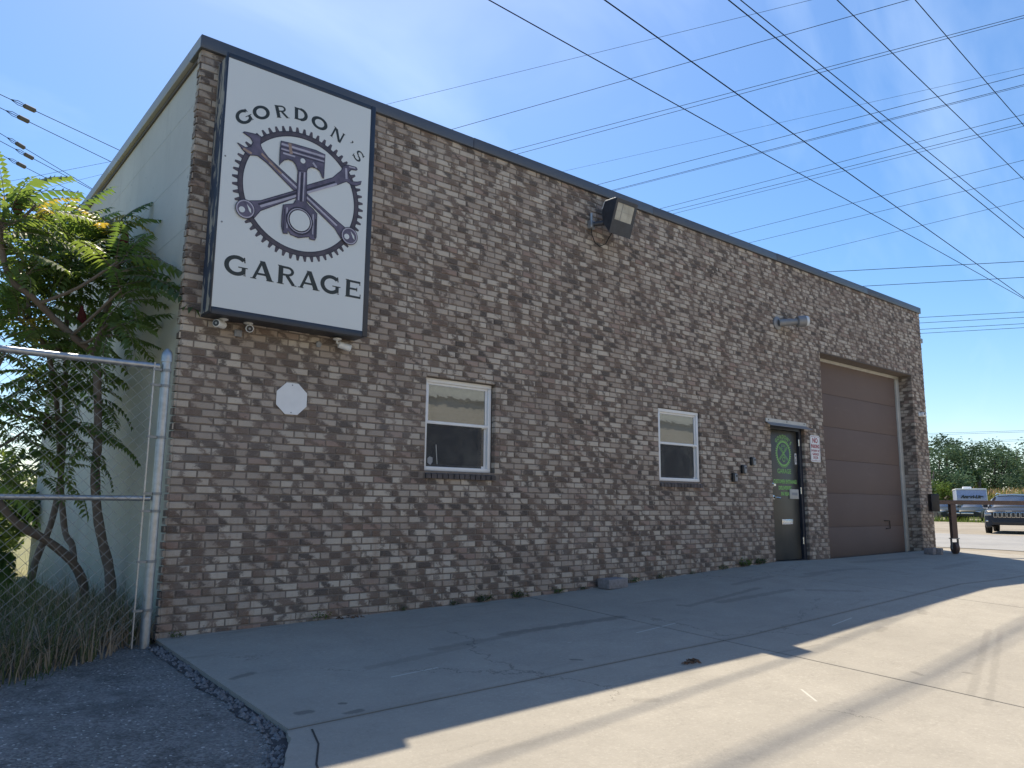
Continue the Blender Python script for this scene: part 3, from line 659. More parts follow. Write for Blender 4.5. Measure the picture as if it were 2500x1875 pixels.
m = MB(); m.tube([(15.35, YG - .015, -.27), (15.56, YG - .02, -.27), (15.56, YG - .02, -.42), (15.40, YG - .02, -.42)], .008, 6); m.build('lift_handle', 'rubber', GD)
for ob in bpy.data.objects:
    pass
def rebase2(root):
    inv = Matrix.Translation(-Vector(root.location)); seen = set()
    def rec(ob):
        for ch in [o for o in bpy.data.objects if o.parent == ob]:
            if '_keep' in ch: del ch['_keep']
            elif ch.data and ch.data.name not in seen: seen.add(ch.data.name); ch.data.transform(inv)
            rec(ch)
    rec(root)
rebase2(bld)
def finish(root): rebase2(root); return root

# ------------------------------------------------------------------ big sign
sgn = tag(empty('signboard', (2.8, 0, 1.6)), 'large white box sign reading GORDON\'S GARAGE with a gear emblem on the bricks', 'sign')
YS = -.262
m = MB(); m.box(2.064, 2.068, YS + .012, -.004, 1.62, 4.0); m.build('sign_side', 'peel', sgn)
m = MB(); m.box(2.0685, 3.57, YS + .03, -.006, 1.60, 4.012); m.build('sign_box', 'sign_frame', sgn)
m = MB(); m.bevbox(2.058, 2.072, YS - .004, YS + .02, 1.60, 4.016, .003); m.bevbox(3.522, 3.578, YS - .004, YS + .04, 1.60, 4.016, .006); m.bevbox(2.0725, 3.5215, YS - .004, YS + .04, 3.970, 4.016, .006); m.bevbox(2.0725, 3.5215, YS - .004, YS + .04, 1.590, 1.651, .006)
m.build('sign_frame', 'sign_frame', sgn, True)
m = MB(); m.box(2.0725, 3.5215, YS, YS + .02, 1.6515, 3.9695); m.build('sign_face', 'sign_face', sgn)
YF = YS - .0005
# hand-drawn letters with small spur serifs, unit cap height
def arc(m, cx, cy, rx, ry, a0, a1, th, T, y, n=22):
    v = []; 
    for i in range(n + 1):
        a = R(a0 + (a1 - a0) * i / n); c, s = math.cos(a), math.sin(a)
        for k in (-.5, .5): v.append(T(cx + (rx + k * th) * c, cy + (ry + k * th * .85) * s, y))
    m.add(v, [(2 * i, 2 * i + 1, 2 * i + 3, 2 * i + 2) for i in range(n)])
def quad(m, pts, T, y): m.add([T(a, b, y) for a, b in pts], [tuple(range(len(pts)))])
def stroke(m, x0, y0, x1, y1, th, T, y):
    d = Vector((x1 - x0, y1 - y0)).normalized(); n_ = Vector((-d.y, d.x)) * th / 2
    quad(m, [(x0 + n_.x, y0 + n_.y), (x1 + n_.x, y1 + n_.y), (x1 - n_.x, y1 - n_.y), (x0 - n_.x, y0 - n_.y)], T, y)
def serif(m, x, y, w, T, yy, th=.045): stroke(m, x - w / 2, y, x + w / 2, y, th, T, yy)
def glyph(ch, m, T, th=.215):
    e = .0002; y = YF - .0006
    if ch == 'G':
        arc(m, 0, .5, .47, .43, 42, 318, th, T, y); stroke(m, .36, .10, .36, .46, .19, T, y - e); serif(m, .32, .44, .46, T, y - 2 * e, .055); serif(m, .42, .05, .12, T, y - 3 * e); stroke(m, .36, .98, .40, .70, .06, T, y - 4 * e)
    elif ch == 'O': arc(m, 0, .5, .47, .43, 0, 360, th, T, y, 34)
    elif ch == 'R':
        stroke(m, -.28, .02, -.28, .98, th, T, y); arc(m, .05, .73, .24, .2, -90, 90, .14, T, y - e, 14); stroke(m, -.28, .93, .06, .93, .12, T, y - 2 * e); stroke(m, -.28, .53, .06, .53, .11, T, y - 3 * e); stroke(m, .02, .5, .36, .03, .16, T, y - 4 * e); serif(m, -.28, .025, .34, T, y - 5 * e); serif(m, .40, .025, .22, T, y - 6 * e); serif(m, -.34, .975, .2, T, y - 7 * e)
    elif ch == 'D':
        stroke(m, -.32, .02, -.32, .98, th, T, y); arc(m, -.02, .5, .42, .43, -90, 90, th, T, y - e); stroke(m, -.34, .93, 0, .93, .13, T, y - 2 * e); stroke(m, -.34, .07, 0, .07, .13, T, y - 3 * e); serif(m, -.38, .025, .2, T, y - 4 * e); serif(m, -.38, .975, .2, T, y - 5 * e)
    elif ch == 'N':
        stroke(m, -.36, .02, -.36, .95, .13, T, y); stroke(m, .36, .05, .36, .98, .13, T, y - e); quad(m, [(-.44, .97), (-.18, .97), (.44, .02), (.22, .02)], T, y - 2 * e); serif(m, -.36, .025, .24, T, y - 3 * e); serif(m, .36, .975, .24, T, y - 4 * e); serif(m, -.42, .975, .2, T, y - 5 * e)
    elif ch == "'": quad(m, [(-.07, 1.), (.08, 1.), (.07, .85), (-.05, .68), (-.08, .70), (0, .84)], T, y)
    elif ch == 'S':
        arc(m, 0, .73, .26, .2, 20, 262, .14, T, y, 18); arc(m, 0, .27, .28, .2, 98, -160, .15, T, y - e, 18); stroke(m, .27, .98, .29, .72, .05, T, y - 2 * e); stroke(m, -.30, .02, -.33, .30, .05, T, y - 3 * e)
    elif ch == 'A':
        quad(m, [(-.08, .98), (.05, .98), (-.29, .02), (-.43, .02)], T, y); quad(m, [(-.10, .98), (.12, .98), (.50, .02), (.25, .02)], T, y - e); stroke(m, -.26, .30, .26, .30, .11, T, y - 2 * e); serif(m, -.37, .025, .27, T, y - 3 * e); serif(m, .38, .025, .34, T, y - 4 * e); serif(m, 0, .975, .24, T, y - 5 * e)
    elif ch == 'E':
        stroke(m, -.30, .02, -.30, .98, th, T, y); stroke(m, -.32, .93, .36, .93, .12, T, y - e); stroke(m, -.3, .51, .2, .51, .11, T, y - 2 * e); stroke(m, -.32, .07, .40, .07, .12, T, y - 3 * e); stroke(m, .38, .76, .38, .985, .05, T, y - 4 * e); stroke(m, .42, .02, .42, .26, .05, T, y - 5 * e); stroke(m, .21, .40, .21, .62, .05, T, y - 6 * e); serif(m, -.36, .025, .2, T, y - 7 * e); serif(m, -.36, .975, .2, T, y - 8 * e)
def letter(ch, cx, cz, h, sx, rot):
    c, s = math.cos(rot), math.sin(rot)
    def T(a, b, y): a *= h * sx; b = (b - .5) * h; return (cx + a * c + b * s, y, cz - a * s + b * c)
    m = MB(); glyph(ch, m, T, .25 if h < .15 else .225); m.build('letter', 'ink', sgn)
for ch, cx, cz in zip("GORDON", (2.241, 2.396, 2.586, 2.776, 2.971, 3.166), (3.45, 3.545, 3.62, 3.657, 3.635, 3.575)):
    letter(ch, cx, cz, .120, 1.18 if ch in 'OG' else 1.12, math.atan2(cx - 2.825, cz - 2.774))
letter("'", 3.300, 3.515, .120, 1.2, R(34)); letter('S', 3.403, 3.43, .120, 1.12, R(41))
for ch, cx, sx in zip('GARAGE', (2.262, 2.494, 2.724, 2.943, 3.168, 3.405), (1.05, 1.16, 1.12, 1.16, 1.05, 1.05)): letter(ch, cx, 2.052, .176, sx, 0)
# emblem (flat print, in thin layers)
GX, GZ = 2.822, 2.868
m = MB(); ring_mesh(m, GX, GZ, .553, gear_poly(GX, GZ, .602, .652, 56), YF - .001); m.build('gear_print', 'gear', sgn)
m = MB(); ring_mesh(m, GX, GZ, .553, [(GX + .562 * math.sin(k * .0785), GZ + .562 * math.cos(k * .0785)) for k in range(80)], YF - .0016); ring_mesh(m, GX, GZ, .596, [(GX + .604 * math.sin(k * .0785), GZ + .604 * math.cos(k * .0785)) for k in range(80)], YF - .0016); m.build('gear_edge', 'steel_dark', sgn)
E_ = {
'piston': [(2.594, 3.33), (2.719, 3.341), (2.945, 3.347), (3.043, 3.332), (3.042, 3.083), (3.025, 3.083), (2.996, 3.141), (2.954, 3.163), (2.909, 3.16), (2.875, 3.135), (2.864, 3.102), (2.773, 3.085), (2.75, 3.137), (2.72, 3.163), (2.676, 3.166), (2.638, 3.147), (2.607, 3.109), (2.591, 3.08), (2.59, 3.138), (2.589, 3.245)],
'rod': [(2.773, 3.094), (2.863, 3.111), (2.868, 3.102), (2.88, 2.801), (2.909, 2.776), (2.949, 2.754), (2.992, 2.716), (2.996, 2.484), (2.982, 2.447), (2.927, 2.445), (2.92, 2.467), (2.819, 2.432), (2.738, 2.445), (2.71, 2.475), (2.71, 2.447), (2.665, 2.44), (2.645, 2.507), (2.643, 2.611), (2.649, 2.718), (2.748, 2.755), (2.772, 2.804), (2.773, 3.075)],
'w1': [(2.237, 3.295), (2.254, 3.311), (2.336, 3.319), (2.373, 3.321), (2.408, 3.313), (2.411, 3.227), (2.427, 3.194), (2.486, 3.135), (2.765, 2.964), (2.881, 2.888), (3.219, 2.691), (3.302, 2.645), (3.25, 2.522), (3.176, 2.614), (2.767, 2.889), (2.75, 2.877), (2.471, 3.073), (2.385, 3.114), (2.349, 3.107), (2.304, 3.093), (2.258, 3.121), (2.219, 3.157), (2.191, 3.181), (2.204, 3.185), (2.273, 3.164), (2.317, 3.188), (2.332, 3.231), (2.312, 3.263), (2.247, 3.289)],
'w2': [(2.32, 2.67), (2.438, 2.704), (2.767, 2.894), (2.878, 2.977), (3.132, 3.125), (3.222, 3.228), (3.231, 3.271), (3.283, 3.303), (3.381, 3.306), (3.398, 3.285), (3.383, 3.267), (3.328, 3.259), (3.302, 3.231), (3.304, 3.19), (3.333, 3.147), (3.388, 3.152), (3.447, 3.179), (3.438, 3.135), (3.39, 3.106), (3.336, 3.101), (3.281, 3.121), (3.188, 3.059), (2.883, 2.894), (2.761, 2.807), (2.445, 2.602), (2.39, 2.516)]}
def shrink(pts, k):
    n = len(pts); o = []
    area = sum(pts[i][0] * pts[(i + 1) % n][1] - pts[(i + 1) % n][0] * pts[i][1] for i in range(n)); sg = 1 if area > 0 else -1
    for i in range(n):
        p0, p1, p2 = (Vector(pts[(i + j) % n]) for j in (-1, 0, 1)); d1 = (p1 - p0).normalized(); d2 = (p2 - p1).normalized()
        nn = (Vector((-d1.y, d1.x)) + Vector((-d2.y, d2.x))); nn = nn.normalized() if nn.length > .3 else Vector((-d1.y, d1.x)); o.append(tuple(p1 + nn * k * sg))
    return o
lay = [('wrench_print', 'w2'), ('wrench_print', 'w1'), ('rod_print', 'rod'), ('piston_print', 'piston')]
for i, (nm, k) in enumerate(lay):
    yy = YF - .003 - i * .0018
    m = MB(); m.poly(E_[k], yy, .0004, 0); m.poly(shrink(E_[k], .0075), yy - .0005, .0003, 1)
    if k == 'w1':
        for (a, b), w, c in [(((2.50, 3.10), (3.20, 2.66)), .014, 0), (((2.50, 3.088), (3.2, 2.648)), .02, 2), (((2.42, 3.15), (2.62, 3.01)), .02, 3), (((2.25, 3.145), (2.33, 3.12)), .022, 3)]: bar2(m, a, b, w, yy - .0009 - .0003 * c, c)
    if k == 'w2':
        for (a, b), w, c in [(((2.42, 2.66), (3.16, 3.085)), .018, 0), (((2.44, 2.645), (3.18, 3.07)), .022, 2), (((3.27, 3.26), (3.28, 3.15)), .022, 2), (((3.30, 3.285), (3.37, 3.29)), .012, 2)]: bar2(m, a, b, w, yy - .0009 - .0003 * c, c)
    if k == 'rod':
        for (a, b), w, c in [(((2.797, 3.08), (2.797, 2.80)), .012, 2), (((2.842, 3.09), (2.842, 2.80)), .012, 2), (((2.82, 3.08), (2.82, 2.79)), .018, 0), (((2.69, 2.70), (2.70, 2.50)), .012, 2), (((2.95, 2.70), (2.955, 2.50)), .012, 2), (((2.667, 2.68), (2.667, 2.47)), .01, 0), (((2.978, 2.66), (2.978, 2.47)), .012, 0)]: bar2(m, a, b, w, yy - .0009 - .0003 * c, c)
        oc = lambda r: [(2.819 + r * math.sin(q * .262), 2.601 + r * math.cos(q * .262)) for q in range(24)]
        ring_mesh(m, 2.819, 2.601, .098, oc(.135), yy - .0022, 0); ring_mesh(m, 2.819, 2.601, .112, oc(.12), yy - .0026, 2)
    if k == 'piston':
        for (a, b), w, c in [(((2.60, 3.30), (3.035, 3.305)), .02, 2), (((2.60, 3.275), (3.035, 3.28)), .008, 0), (((2.60, 3.252), (3.035, 3.257)), .012, 2), (((2.60, 3.234), (3.035, 3.239)), .008, 0), (((2.62, 3.215), (2.74, 3.215)), .016, 2), (((2.92, 3.21), (2.96, 3.17)), .02, 2), (((2.68, 3.33), (2.70, 3.23)), .03, 3)]: bar2(m, a, b, w, yy - .0009 - .0003 * c, c)
    m.build(nm, ['steel_dark', 'steel_mid', 'steel_light', 'rust_print'], sgn)
m = MB()
disc = lambda cx, cz, rx, n=24: [(cx + rx * math.sin(2 * math.pi * q / n), cz + rx * math.cos(2 * math.pi * q / n)) for q in range(n)]
m.poly(disc(2.819, 2.601, .100), YF - .0125, .0004); m.build('rod_hole', 'sign_face', sgn)
m = MB(); m.poly(disc(2.817, 3.195, .025), YF - .0130, .0004); m.build('pin_hole', 'sign_face', sgn)
for cx, cz, r in ((2.303, 2.583, .09), (3.335, 2.573, .09)):
    m = MB(); m.poly(disc(cx, cz, r), YF - .0126, .0004, 0); m.poly(disc(cx, cz, r - .007), YF - .0131, .0004, 2); m.poly(disc(cx, cz, r - .018), YF - .0136, .0004, 1); m.poly(disc(cx - .03, cz - .012, .028, 12), YF - .0141, .0004, 4); m.poly([(cx + .01, cz + .05), (cx + .05, cz + .01), (cx + .055, cz - .03), (cx + .035, cz - .01)], YF - .0145, .0004, 4)
    m.build('ring_print', ['steel_dark', 'steel_mid', 'steel_light', 'rust_print', 'sign_face'], sgn)
for x, z in ((2.10, 3.03), (2.11, 2.42)):
    m = MB(); m.lathe((x, YS, z), (0, -1, 0), [(0, .009), (.003, .006)], 8); m.build('screw', 'lamp_grey', sgn)
finish(sgn)

# ------------------------------------------------------------------ small things on the wall
def cam_thing(label, mx, my, mz, hub, d, kind=0):
    r0 = tag(empty('security_camera', (mx, my, mz)), label, 'camera', 'white bullet cameras under the big sign')
    m = MB(); m.lathe((mx, my, mz), (0, 0, -1), [(0, .042), (.010, .042), (.016, .03), (.02, .015)], 16); m.build('mount_plate', 'white_metal', r0, True)
    h = Vector(hub); d = Vector(d).normalized()
    m = MB(); m.tube([(mx, my, mz - .015), (mx, my, mz - .04), h - d * .01], .011, 8); m.build('bracket', 'white_metal', r0, True)
    m = MB(); m.lathe(h - d * .06, d, [(0, .024), (.006, .033), (.05, .034), (.052, .031), (.056, .031), (.058, .034), (.125, .034), (.128, .030)], 20); B = m.build('camera_body', 'white_metal', r0, True)
    m = MB(); m.lathe(h + d * .0682, d, [(0, .0285), (.001, .0285)], 20); m.lathe(h + d * .0694, d, [(0, .011), (.002, .008)], 14, 1); m.build('lens', ['black_plastic', 'grey_plastic'], B)
    return finish(r0)
cam_thing('white bullet camera under the sign, leftmost, aimed left at the fence', 2.25, -.06, 1.605, (2.215, -.085, 1.545), (-.75, -.66, -.06))
cam_thing('white bullet camera under the sign, second from the left, aimed at the viewer', 2.475, -.06, 1.604, (2.475, -.09, 1.545), (-.28, -.92, -.22))
cam_thing('white bullet camera under the right end of the sign, aimed right along the wall', 3.36, -.06, 1.585, (3.43, -.075, 1.515), (.93, -.20, -.22))
def plate(label, x, z, w=.05, h=.05):
    m = MB(); m.bevbox(x - w, x + w, -.02, -.003, z - h, z + h, .008); m.lathe((x, -.02, z), (0, -1, 0), [(0, .03), (.006, .024), (.006, .012), (.002, .01)], 14)
    o = m.build('cover_plate', 'grey_plastic'); return tag(o, label, 'cover plate')
plate('small grey outlet plate on the bricks between the two left cameras', 2.405, 1.505, .035, .032)
plate('small pale outlet plate on the bricks left of the right camera', 3.19, 1.51, .022, .03)
# octagon
r0 = tag(empty('octagonal_sign', (2.947, 0, .80)), 'blank white octagonal metal sign screwed to the bricks left of the windows', 'sign')
m = MB(); q = [(2.889, 1.103), (3.006, 1.103), (3.098, 1.017), (3.098, .892), (3.010, .805), (2.887, .805), (2.797, .889), (2.797, 1.013)]
m.poly(q, -.012, .004); m.poly(q, -.0082, -.0001); m.build('plate', 'white_metal', r0)
for z in (1.083, .823):
    m = MB(); m.lathe((2.947, -.012, z), (0, -1, 0), [(0, .007), (.003, .005)], 8); m.build('screw', 'grey_plastic', r0)
finish(r0)
# floodlight
fl = tag(empty('floodlight', (6.94, 0, 3.6)), 'big dark box floodlight with pale lens below the roof edge, on a wall arm', 'floodlight')
pr = [(-.41, 3.925), (-.20, 3.935), (-.15, 3.84), (-.155, 3.68), (-.262, 3.505)]
m = MB(); n = len(pr)
m.add([(x, y, z) for x in (7.03, 7.425) for y, z in pr], [tuple(range(n)), tuple(range(n, 2 * n))[::-1]] + [(i, n + i, n + (i + 1) % n, (i + 1) % n) for i in range(n)])
H = m.build('housing', 'flood', fl)
a0 = Vector((0, -.41, 3.925)); b0 = Vector((0, -.262, 3.505)); dd = (b0 - a0); nn = Vector((0, -dd.z, dd.y)).normalized()
if nn.y > 0: nn = -nn
def fp(x, t, k): return Vector((x, 0, 0)) + a0 + dd * t + nn * k
def face_quad(m, x0, x1, t0, t1, k, th=.012, mi=0):
    m.add([fp(x0, t0, k), fp(x1, t0, k), fp(x1, t1, k), fp(x0, t1, k), fp(x0, t0, k - th), fp(x1, t0, k - th), fp(x1, t1, k - th), fp(x0, t1, k - th)], [(0, 1, 2, 3), (0, 4, 5, 1), (1, 5, 6, 2), (2, 6, 7, 3), (3, 7, 4, 0)], mi)
m = MB(); face_quad(m, 7.025, 7.43, -.015, .10, .012); face_quad(m, 7.025, 7.43, .60, 1.01, .012); face_quad(m, 7.025, 7.065, .10, .60, .0121); face_quad(m, 7.385, 7.43, .10, .60, .0121); m.build('door_frame', 'flood', fl)
m = MB(); face_quad(m, 7.064, 7.386, .099, .601, .006, .004); Ls = m.build('lens', 'lens', fl)
m = MB(); face_quad(m, 7.064, 7.386, .33, .338, .008, .003); face_quad(m, 7.165, 7.173, .099, .601, .0085, .003); m.build('reflector_edges', 'lamp_grey', Ls)
m = MB(); m.tube([(7.02, -.40, 3.93), (7.035, -.20, 3.945), (7.028, -.15, 3.85)], .006, 6); m.build('edge_seal', 'white_metal', fl)
m = MB(); m.bevbox(6.90, 6.99, -.05, -.002, 3.585, 3.70, .006); m.bevbox(6.895, 6.94, -.075, -.05, 3.59, 3.69, .005); m.build('junction_box', 'galv', fl, True)
m = MB(); m.tube([(6.935, -.04, 3.69), (6.935, -.04, 3.80)], .016, 8); m.build('conduit_stub', 'galv', fl)
m = MB(); m.tube([(6.96, -.05, 3.65), (7.03, -.12, 3.66), (7.10, -.17, 3.69)], .032, 10); m.build('arm', 'flood', fl, True)
m = MB(); m.tube([(6.93, -.045, 3.585), (6.935, -.05, 3.50), (6.98, -.06, 3.40), (7.05, -.08, 3.36), (7.12, -.12, 3.40), (7.13, -.20, 3.50), (7.12, -.25, 3.54)], .0065, 6); m.build('power_cord', 'rubber', fl)
finish(fl)
# tubular lamp
lm = tag(empty('wall_lamp', (11.355, 0, 3.02)), 'grey tubular spot lamp on a round base, above the entrance door', 'lamp')
m = MB(); m.lathe((11.355, 0, 3.015), (0, -1, 0), [(0, .112), (.02, .112), (.035, .09)], 24); m.build('base_plate', 'lamp_grey', lm, True)
p0 = Vector((11.355, -.03, 3.015)); d = Vector((.80, -.52, .10)).normalized()
m = MB(); m.lathe(p0, d, [(0, .062), (.20, .062), (.20, .058), (.30, .055), (.315, .06)], 20); m.build('arm', 'lamp_grey', lm, True)
m = MB(); m.lathe(p0 + d * .315, d, [(0, .06), (.02, .092), (.13, .098), (.14, .10), (.15, .10)], 24); m.build('lamp_head', 'lamp_grey', lm, True)
m = MB(); m.lathe(p0 + d * .465, d, [(0, .096), (.05, .085), (.075, .05), (.08, .01)], 24); m.build('lens', 'photo', lm, True)
finish(lm)
# lock boxes
for i, (x, z, w) in enumerate(((10.462, .678, 'topmost of three, nearest the entrance door'), (10.216, .547, 'middle one of three stepped beside the door'), (9.966, .415, 'lowest of three, nearest the second window'))):
    r0 = tag(empty('key_lock_box', (x, 0, z - .05)), 'black and grey key lock box on bricks, ' + w, 'lock box', 'key lock boxes stepped up the wall beside the door')
    m = MB(); m.bevbox(x - .05, x + .045, -.045, -.003, z - .065, z + .065, .01); m.build('body', 'black_plastic', r0, True)
    m = MB(); m.bevbox(x - .02, x + .043, -.055, -.046, z - .055, z + .055, .004); m.build('cover', 'grey_plastic', r0, True)
    m = MB(); m.bevbox(x + .0, x + .03, -.059, -.0555, z + .008, z + .04, .001); m.build('shutter', 'black_plastic', r0)
    finish(r0)
# no-parking sign
r0 = tag(empty('parking_sign', (12.37, 0, .75)), 'white metal sign with red print, NO PARKING IN FRONT OF GARAGE DOOR, between the doors', 'sign')
def rrect(x0, x1, z0, z1, r, n=5):
    p = []
    for cx, cz, a in ((x1 - r, z1 - r, 0), (x1 - r, z0 + r, 90), (x0 + r, z0 + r, 180), (x0 + r, z1 - r, 270)):
        for k in range(n + 1): q = R(a + 90 * k / n); p.append((cx + r * math.sin(q), cz + r * math.cos(q)))
    return p
m = MB(); m.poly(rrect(12.215, 12.53, .748, 1.198, .035), -.010, .004); m.build('plate', 'white_metal', r0)
m = MB(); A = rrect(12.232, 12.513, .765, 1.181, .026); B = rrect(12.238, 12.507, .771, 1.175, .022); n = len(A)
m.add([(p[0], -.0108, p[1]) for p in A + B], [(i, (i + 1) % n, n + (i + 1) % n, n + i) for i in range(n)]); m.build('border', 'red_print', r0)
text_mesh('NO', .115, 'red_print', r0, (12.3725, -.0108, 1.075), .95, bold=.004)
text_mesh('PARKING', .086, 'red_print', r0, (12.3725, -.0108, .985), .74, bold=.003)
text_mesh('IN FRONT OF', .05, 'red_print', r0, (12.3725, -.0108, .922), .82, bold=.0015)
text_mesh('GARAGE', .062, 'red_print', r0, (12.3725, -.0108, .86), .84, bold=.0015)
text_mesh('DOOR', .062, 'red_print', r0, (12.3725, -.0108, .80), .84, bold=.0015)
for z in (1.165, .782):
    m = MB(); m.lathe((12.3725, -.0105, z), (0, -1, 0), [(0, .007), (.003, .005)], 8); m.build('screw', 'black_plastic', r0)
finish(r0)
# small camera on the right pier and on the end wall
r0 = tag(empty('dome_camera', (16.66, 0, 2.22)), 'tiny white camera on the brick pier right of the garage door', 'camera')
def onw(px, py, Y=0):
    d = f_ + r_ * ((px - 1250) / 1872.7) - u_ * ((py - 937.5) / 1872.7); t_ = (Y - CAM.y) / d.y; return CAM + d * t_
m = MB(); m.bevbox(16.56, 16.62, -.02, -.003, 1.86, 1.94, .005); m.bevbox(16.60, 16.74, -.09, -.004, 1.86, 1.95, .03); m.build('camera_body', 'white_metal', r0, True)
m = MB(); m.bevbox(16.63, 16.675, -.094, -.0895, 1.89, 1.93, .004); m.build('lens', 'black_plastic', r0)
finish(r0)
r0 = tag(empty('end_wall_camera', (17.0, .1, 3.62)), 'small grey camera sticking out from the right end of the garage near the roof', 'camera')
m = MB(); m.tube([(16.95, .15, 3.48), (17.02, .12, 3.44), (17.06, .10, 3.52)], .008, 6); m.build('bracket', 'white_metal', r0)
m = MB(); m.bevbox(17.0, 17.16, .04, .16, 3.50, 3.60, .01); m.build('camera_body', 'lamp_grey', r0, True)
finish(r0)
# blocks on the ground
def blk(label, x, y, w, d, h, rz):
    m = MB(); m.bevbox(-w / 2, w / 2, -d / 2, d / 2, 0, h, .006); o = m.build('concrete_block', 'block', None, True); o.location = (x, y, gh(x, y) - .002); o.rotation_euler.z = rz; tag(o, label, 'block'); return o
blk('flat grey concrete block lying against the brick wall between the windows', 7.18, -.13, .36, .19, .115, R(3))
blk('squat grey block at the right corner of the garage, the left of two', 15.58, -.44, .11, .18, .115, R(-8))
blk('squat grey block at the right corner of the garage, the right of two', 15.75, -.50, .12, .18, .12, R(5))

# ------------------------------------------------------------------ gate
gt = tag(empty('swing_gate', (16.2, -.6, -.9)), 'brown steel gate rail on one leg with caster wheel beyond the garage', 'gate')
rd = Vector((.7715, -.6361, 0)).normalized(); P = Vector((16.28, -.62, 0)); zr = .10; zg_ = gh(16.28, -.62)
ang = math.atan2(rd.y, rd.x)
def GM(o): return Matrix.Translation(o) @ Matrix.Rotation(ang, 4, 'Z')
m = MB(); m.bevbox(-.26, 3.6, -.04, .04, zr - .04, zr + .04, .005, mat=GM(P)); m.build('rail', 'gate', gt)
m = MB(); m.bevbox(-.052, .052, -.05, .05, -.585, zr - .04, .005, mat=GM(P)); m.build('leg', 'gate', gt)
m = MB(); m.bevbox(-.43, -.27, -.07, .07, -.08, .26, .01, mat=GM(P)); m.build('latch_box', 'black_plastic', gt, True)
m = MB(); m.tube([P + rd * -.35 + Vector((0, 0, .05)), Vector((16.98, .0, .05))], .02, 8); m.build('hinge_bar', 'gate', gt)
m = MB(); m.box(-.075, .075, -.06, .06, -.60, -.585, mat=GM(P)); m.box(-.068, -.058, -.03, .03, -.80, -.60, mat=GM(P)); m.box(.058, .068, -.03, .03, -.80, -.60, mat=GM(P)); m.tube([P + rd * -.085 + Vector((0, 0, -.775)), P + rd * .085 + Vector((0, 0, -.775))], .012, 8); m.build('caster_fork', 'galv_dull', gt)
m = MB(); m.lathe(P + rd * -.045 + Vector((0, 0, zg_ + .11)), rd, [(0, .09), (.012, .11), (.078, .11), (.09, .09)], 24); m.build('wheel', 'gate', gt, True)
finish(gt)

# ------------------------------------------------------------------ chain link fence
fc = tag(empty('chain_link_fence', (1.78, -.12, -1.15)), 'galvanised chain-link fence beside the brick corner, sumacs behind it', 'fence')
zf0 = gh(1.78, -.12) - .05
m = MB(); m.lathe((1.785, -.12, zf0), (0, 0, 1), [(0, .038), (2.32, .037), (2.32, .045), (2.36, .045), (2.395, .041), (2.42, .028), (2.435, .010)], 20); m.build('post', 'galv', fc, True)
m = MB(); m.tube([(-3.2, -.12, 1.10), (1.73, -.12, 1.10)], .027, 12); m.build('top_rail', 'galv', fc, True)
m = MB(); m.tube([(-3.2, -.12, .013), (1.74, -.12, .013)], .022, 12); m.build('middle_rail', 'galv', fc, True)
for x in (-2.9,):
    m = MB(); m.tube([(x, -.12, -1.3), (x, -.12, 1.14)], .04, 12); m.build('post', 'galv', fc, True)
m = MB(); m.box(1.683, 1.693, -.148, -.128, zf0 + .02, 1.13); m.build('tension_bar', 'galv', fc)
for z in (1.06, .93, .50, .04, -.10, -.50, -.88):
    m = MB(); m.lathe((1.785, -.12, z), (0, 0, 1), [(0, .044), (.022, .044)], 16); m.box(1.675, 1.745, -.150, -.124, z + .002, z + .02); m.build('band', 'galv_dull', fc)
m = MB(); xw = 1.69; DW, DH = .047, .047; n = 0
while xw > -3.1:
    pts = []; z = zf0 + .05; k = n
    while z < 1.115:
        s_ = 1 if k % 2 else -1
        pts.append((xw + s_ * DW * .5, -.145 + .003 * s_, z)); z += DH; k += 1
    m.tube(pts, .0026, 4, caps=False); xw -= DW; n += 1
tag(m.build('wire_mesh', 'galv_dull', fc), kind='stuff')
finish(fc)

# ------------------------------------------------------------------ sumac trees
def frond_mesh(seed, n=12, L=.66, droop=.5, mat='leaf'):
    rn = random.Random(seed); m = MB(); pts = []
    for i in range(9):
        s = i / 8; pts.append(Vector((L * s * (1 - .10 * s), 0, L * (.26 * s - droop * s * s))))
    m.tube(pts, [.0042 * (1 - .7 * i / 8) for i in range(9)], 4, 1, False)
    def at(s):
        k = min(7, int(s * 8)); q = s * 8 - k; return pts[k].lerp(pts[k + 1], q)
    def lf(o, d, up, l, w):
        d = d.normalized(); sd_ = d.cross(up).normalized(); u2 = sd_.cross(d)
        a = o; b = o + d * l * .38 + sd_ * w + u2 * w * .35; c = o + d * l * .38 - sd_ * w + u2 * w * .35; mid = o + d * l * .42; tip = o + d * l - u2 * l * .16
        m.add([a, b, mid, c, tip], [(0, 1, 2), (0, 2, 3), (1, 4, 2), (2, 4, 3)], 0)
    for i in range(n):
        s = .14 + .84 * i / (n - 1); o = at(s); tan = (at(min(1, s + .03)) - at(max(0, s - .03))).normalized()
        l = L * .205 * (1 - .55 * abs(s - .45) ** 1.3) * rn.uniform(.88, 1.1)
        for sg in (-1, 1):
            d = tan * rn.uniform(.32, .52) + Vector((0, sg, 0)) * 1.0 + Vector((0, 0, rn.uniform(-.62, -.12)))
            lf(o, d, Vector((0, 0, 1)), l, l * .19)
    lf(at(1), (at(1) - at(.93)), Vector((0, 0, 1)), L * .14, L * .024)
    me = bpy.data.meshes.new('leaf'); me.from_pydata(m.v, [], m.f); me.materials.append(M[mat]); me.materials.append(M['bark']); me.polygons.foreach_set('material_index', m.mi); return me
FR = [frond_mesh(i, n, L, dr) for i, (n, L, dr) in enumerate(((12, .62, .42), (13, .70, .55), (11, .55, .70), (12, .60, .25)))]
FY = [frond_mesh(50, 10, .42, .5, 'leaf_yellow')]
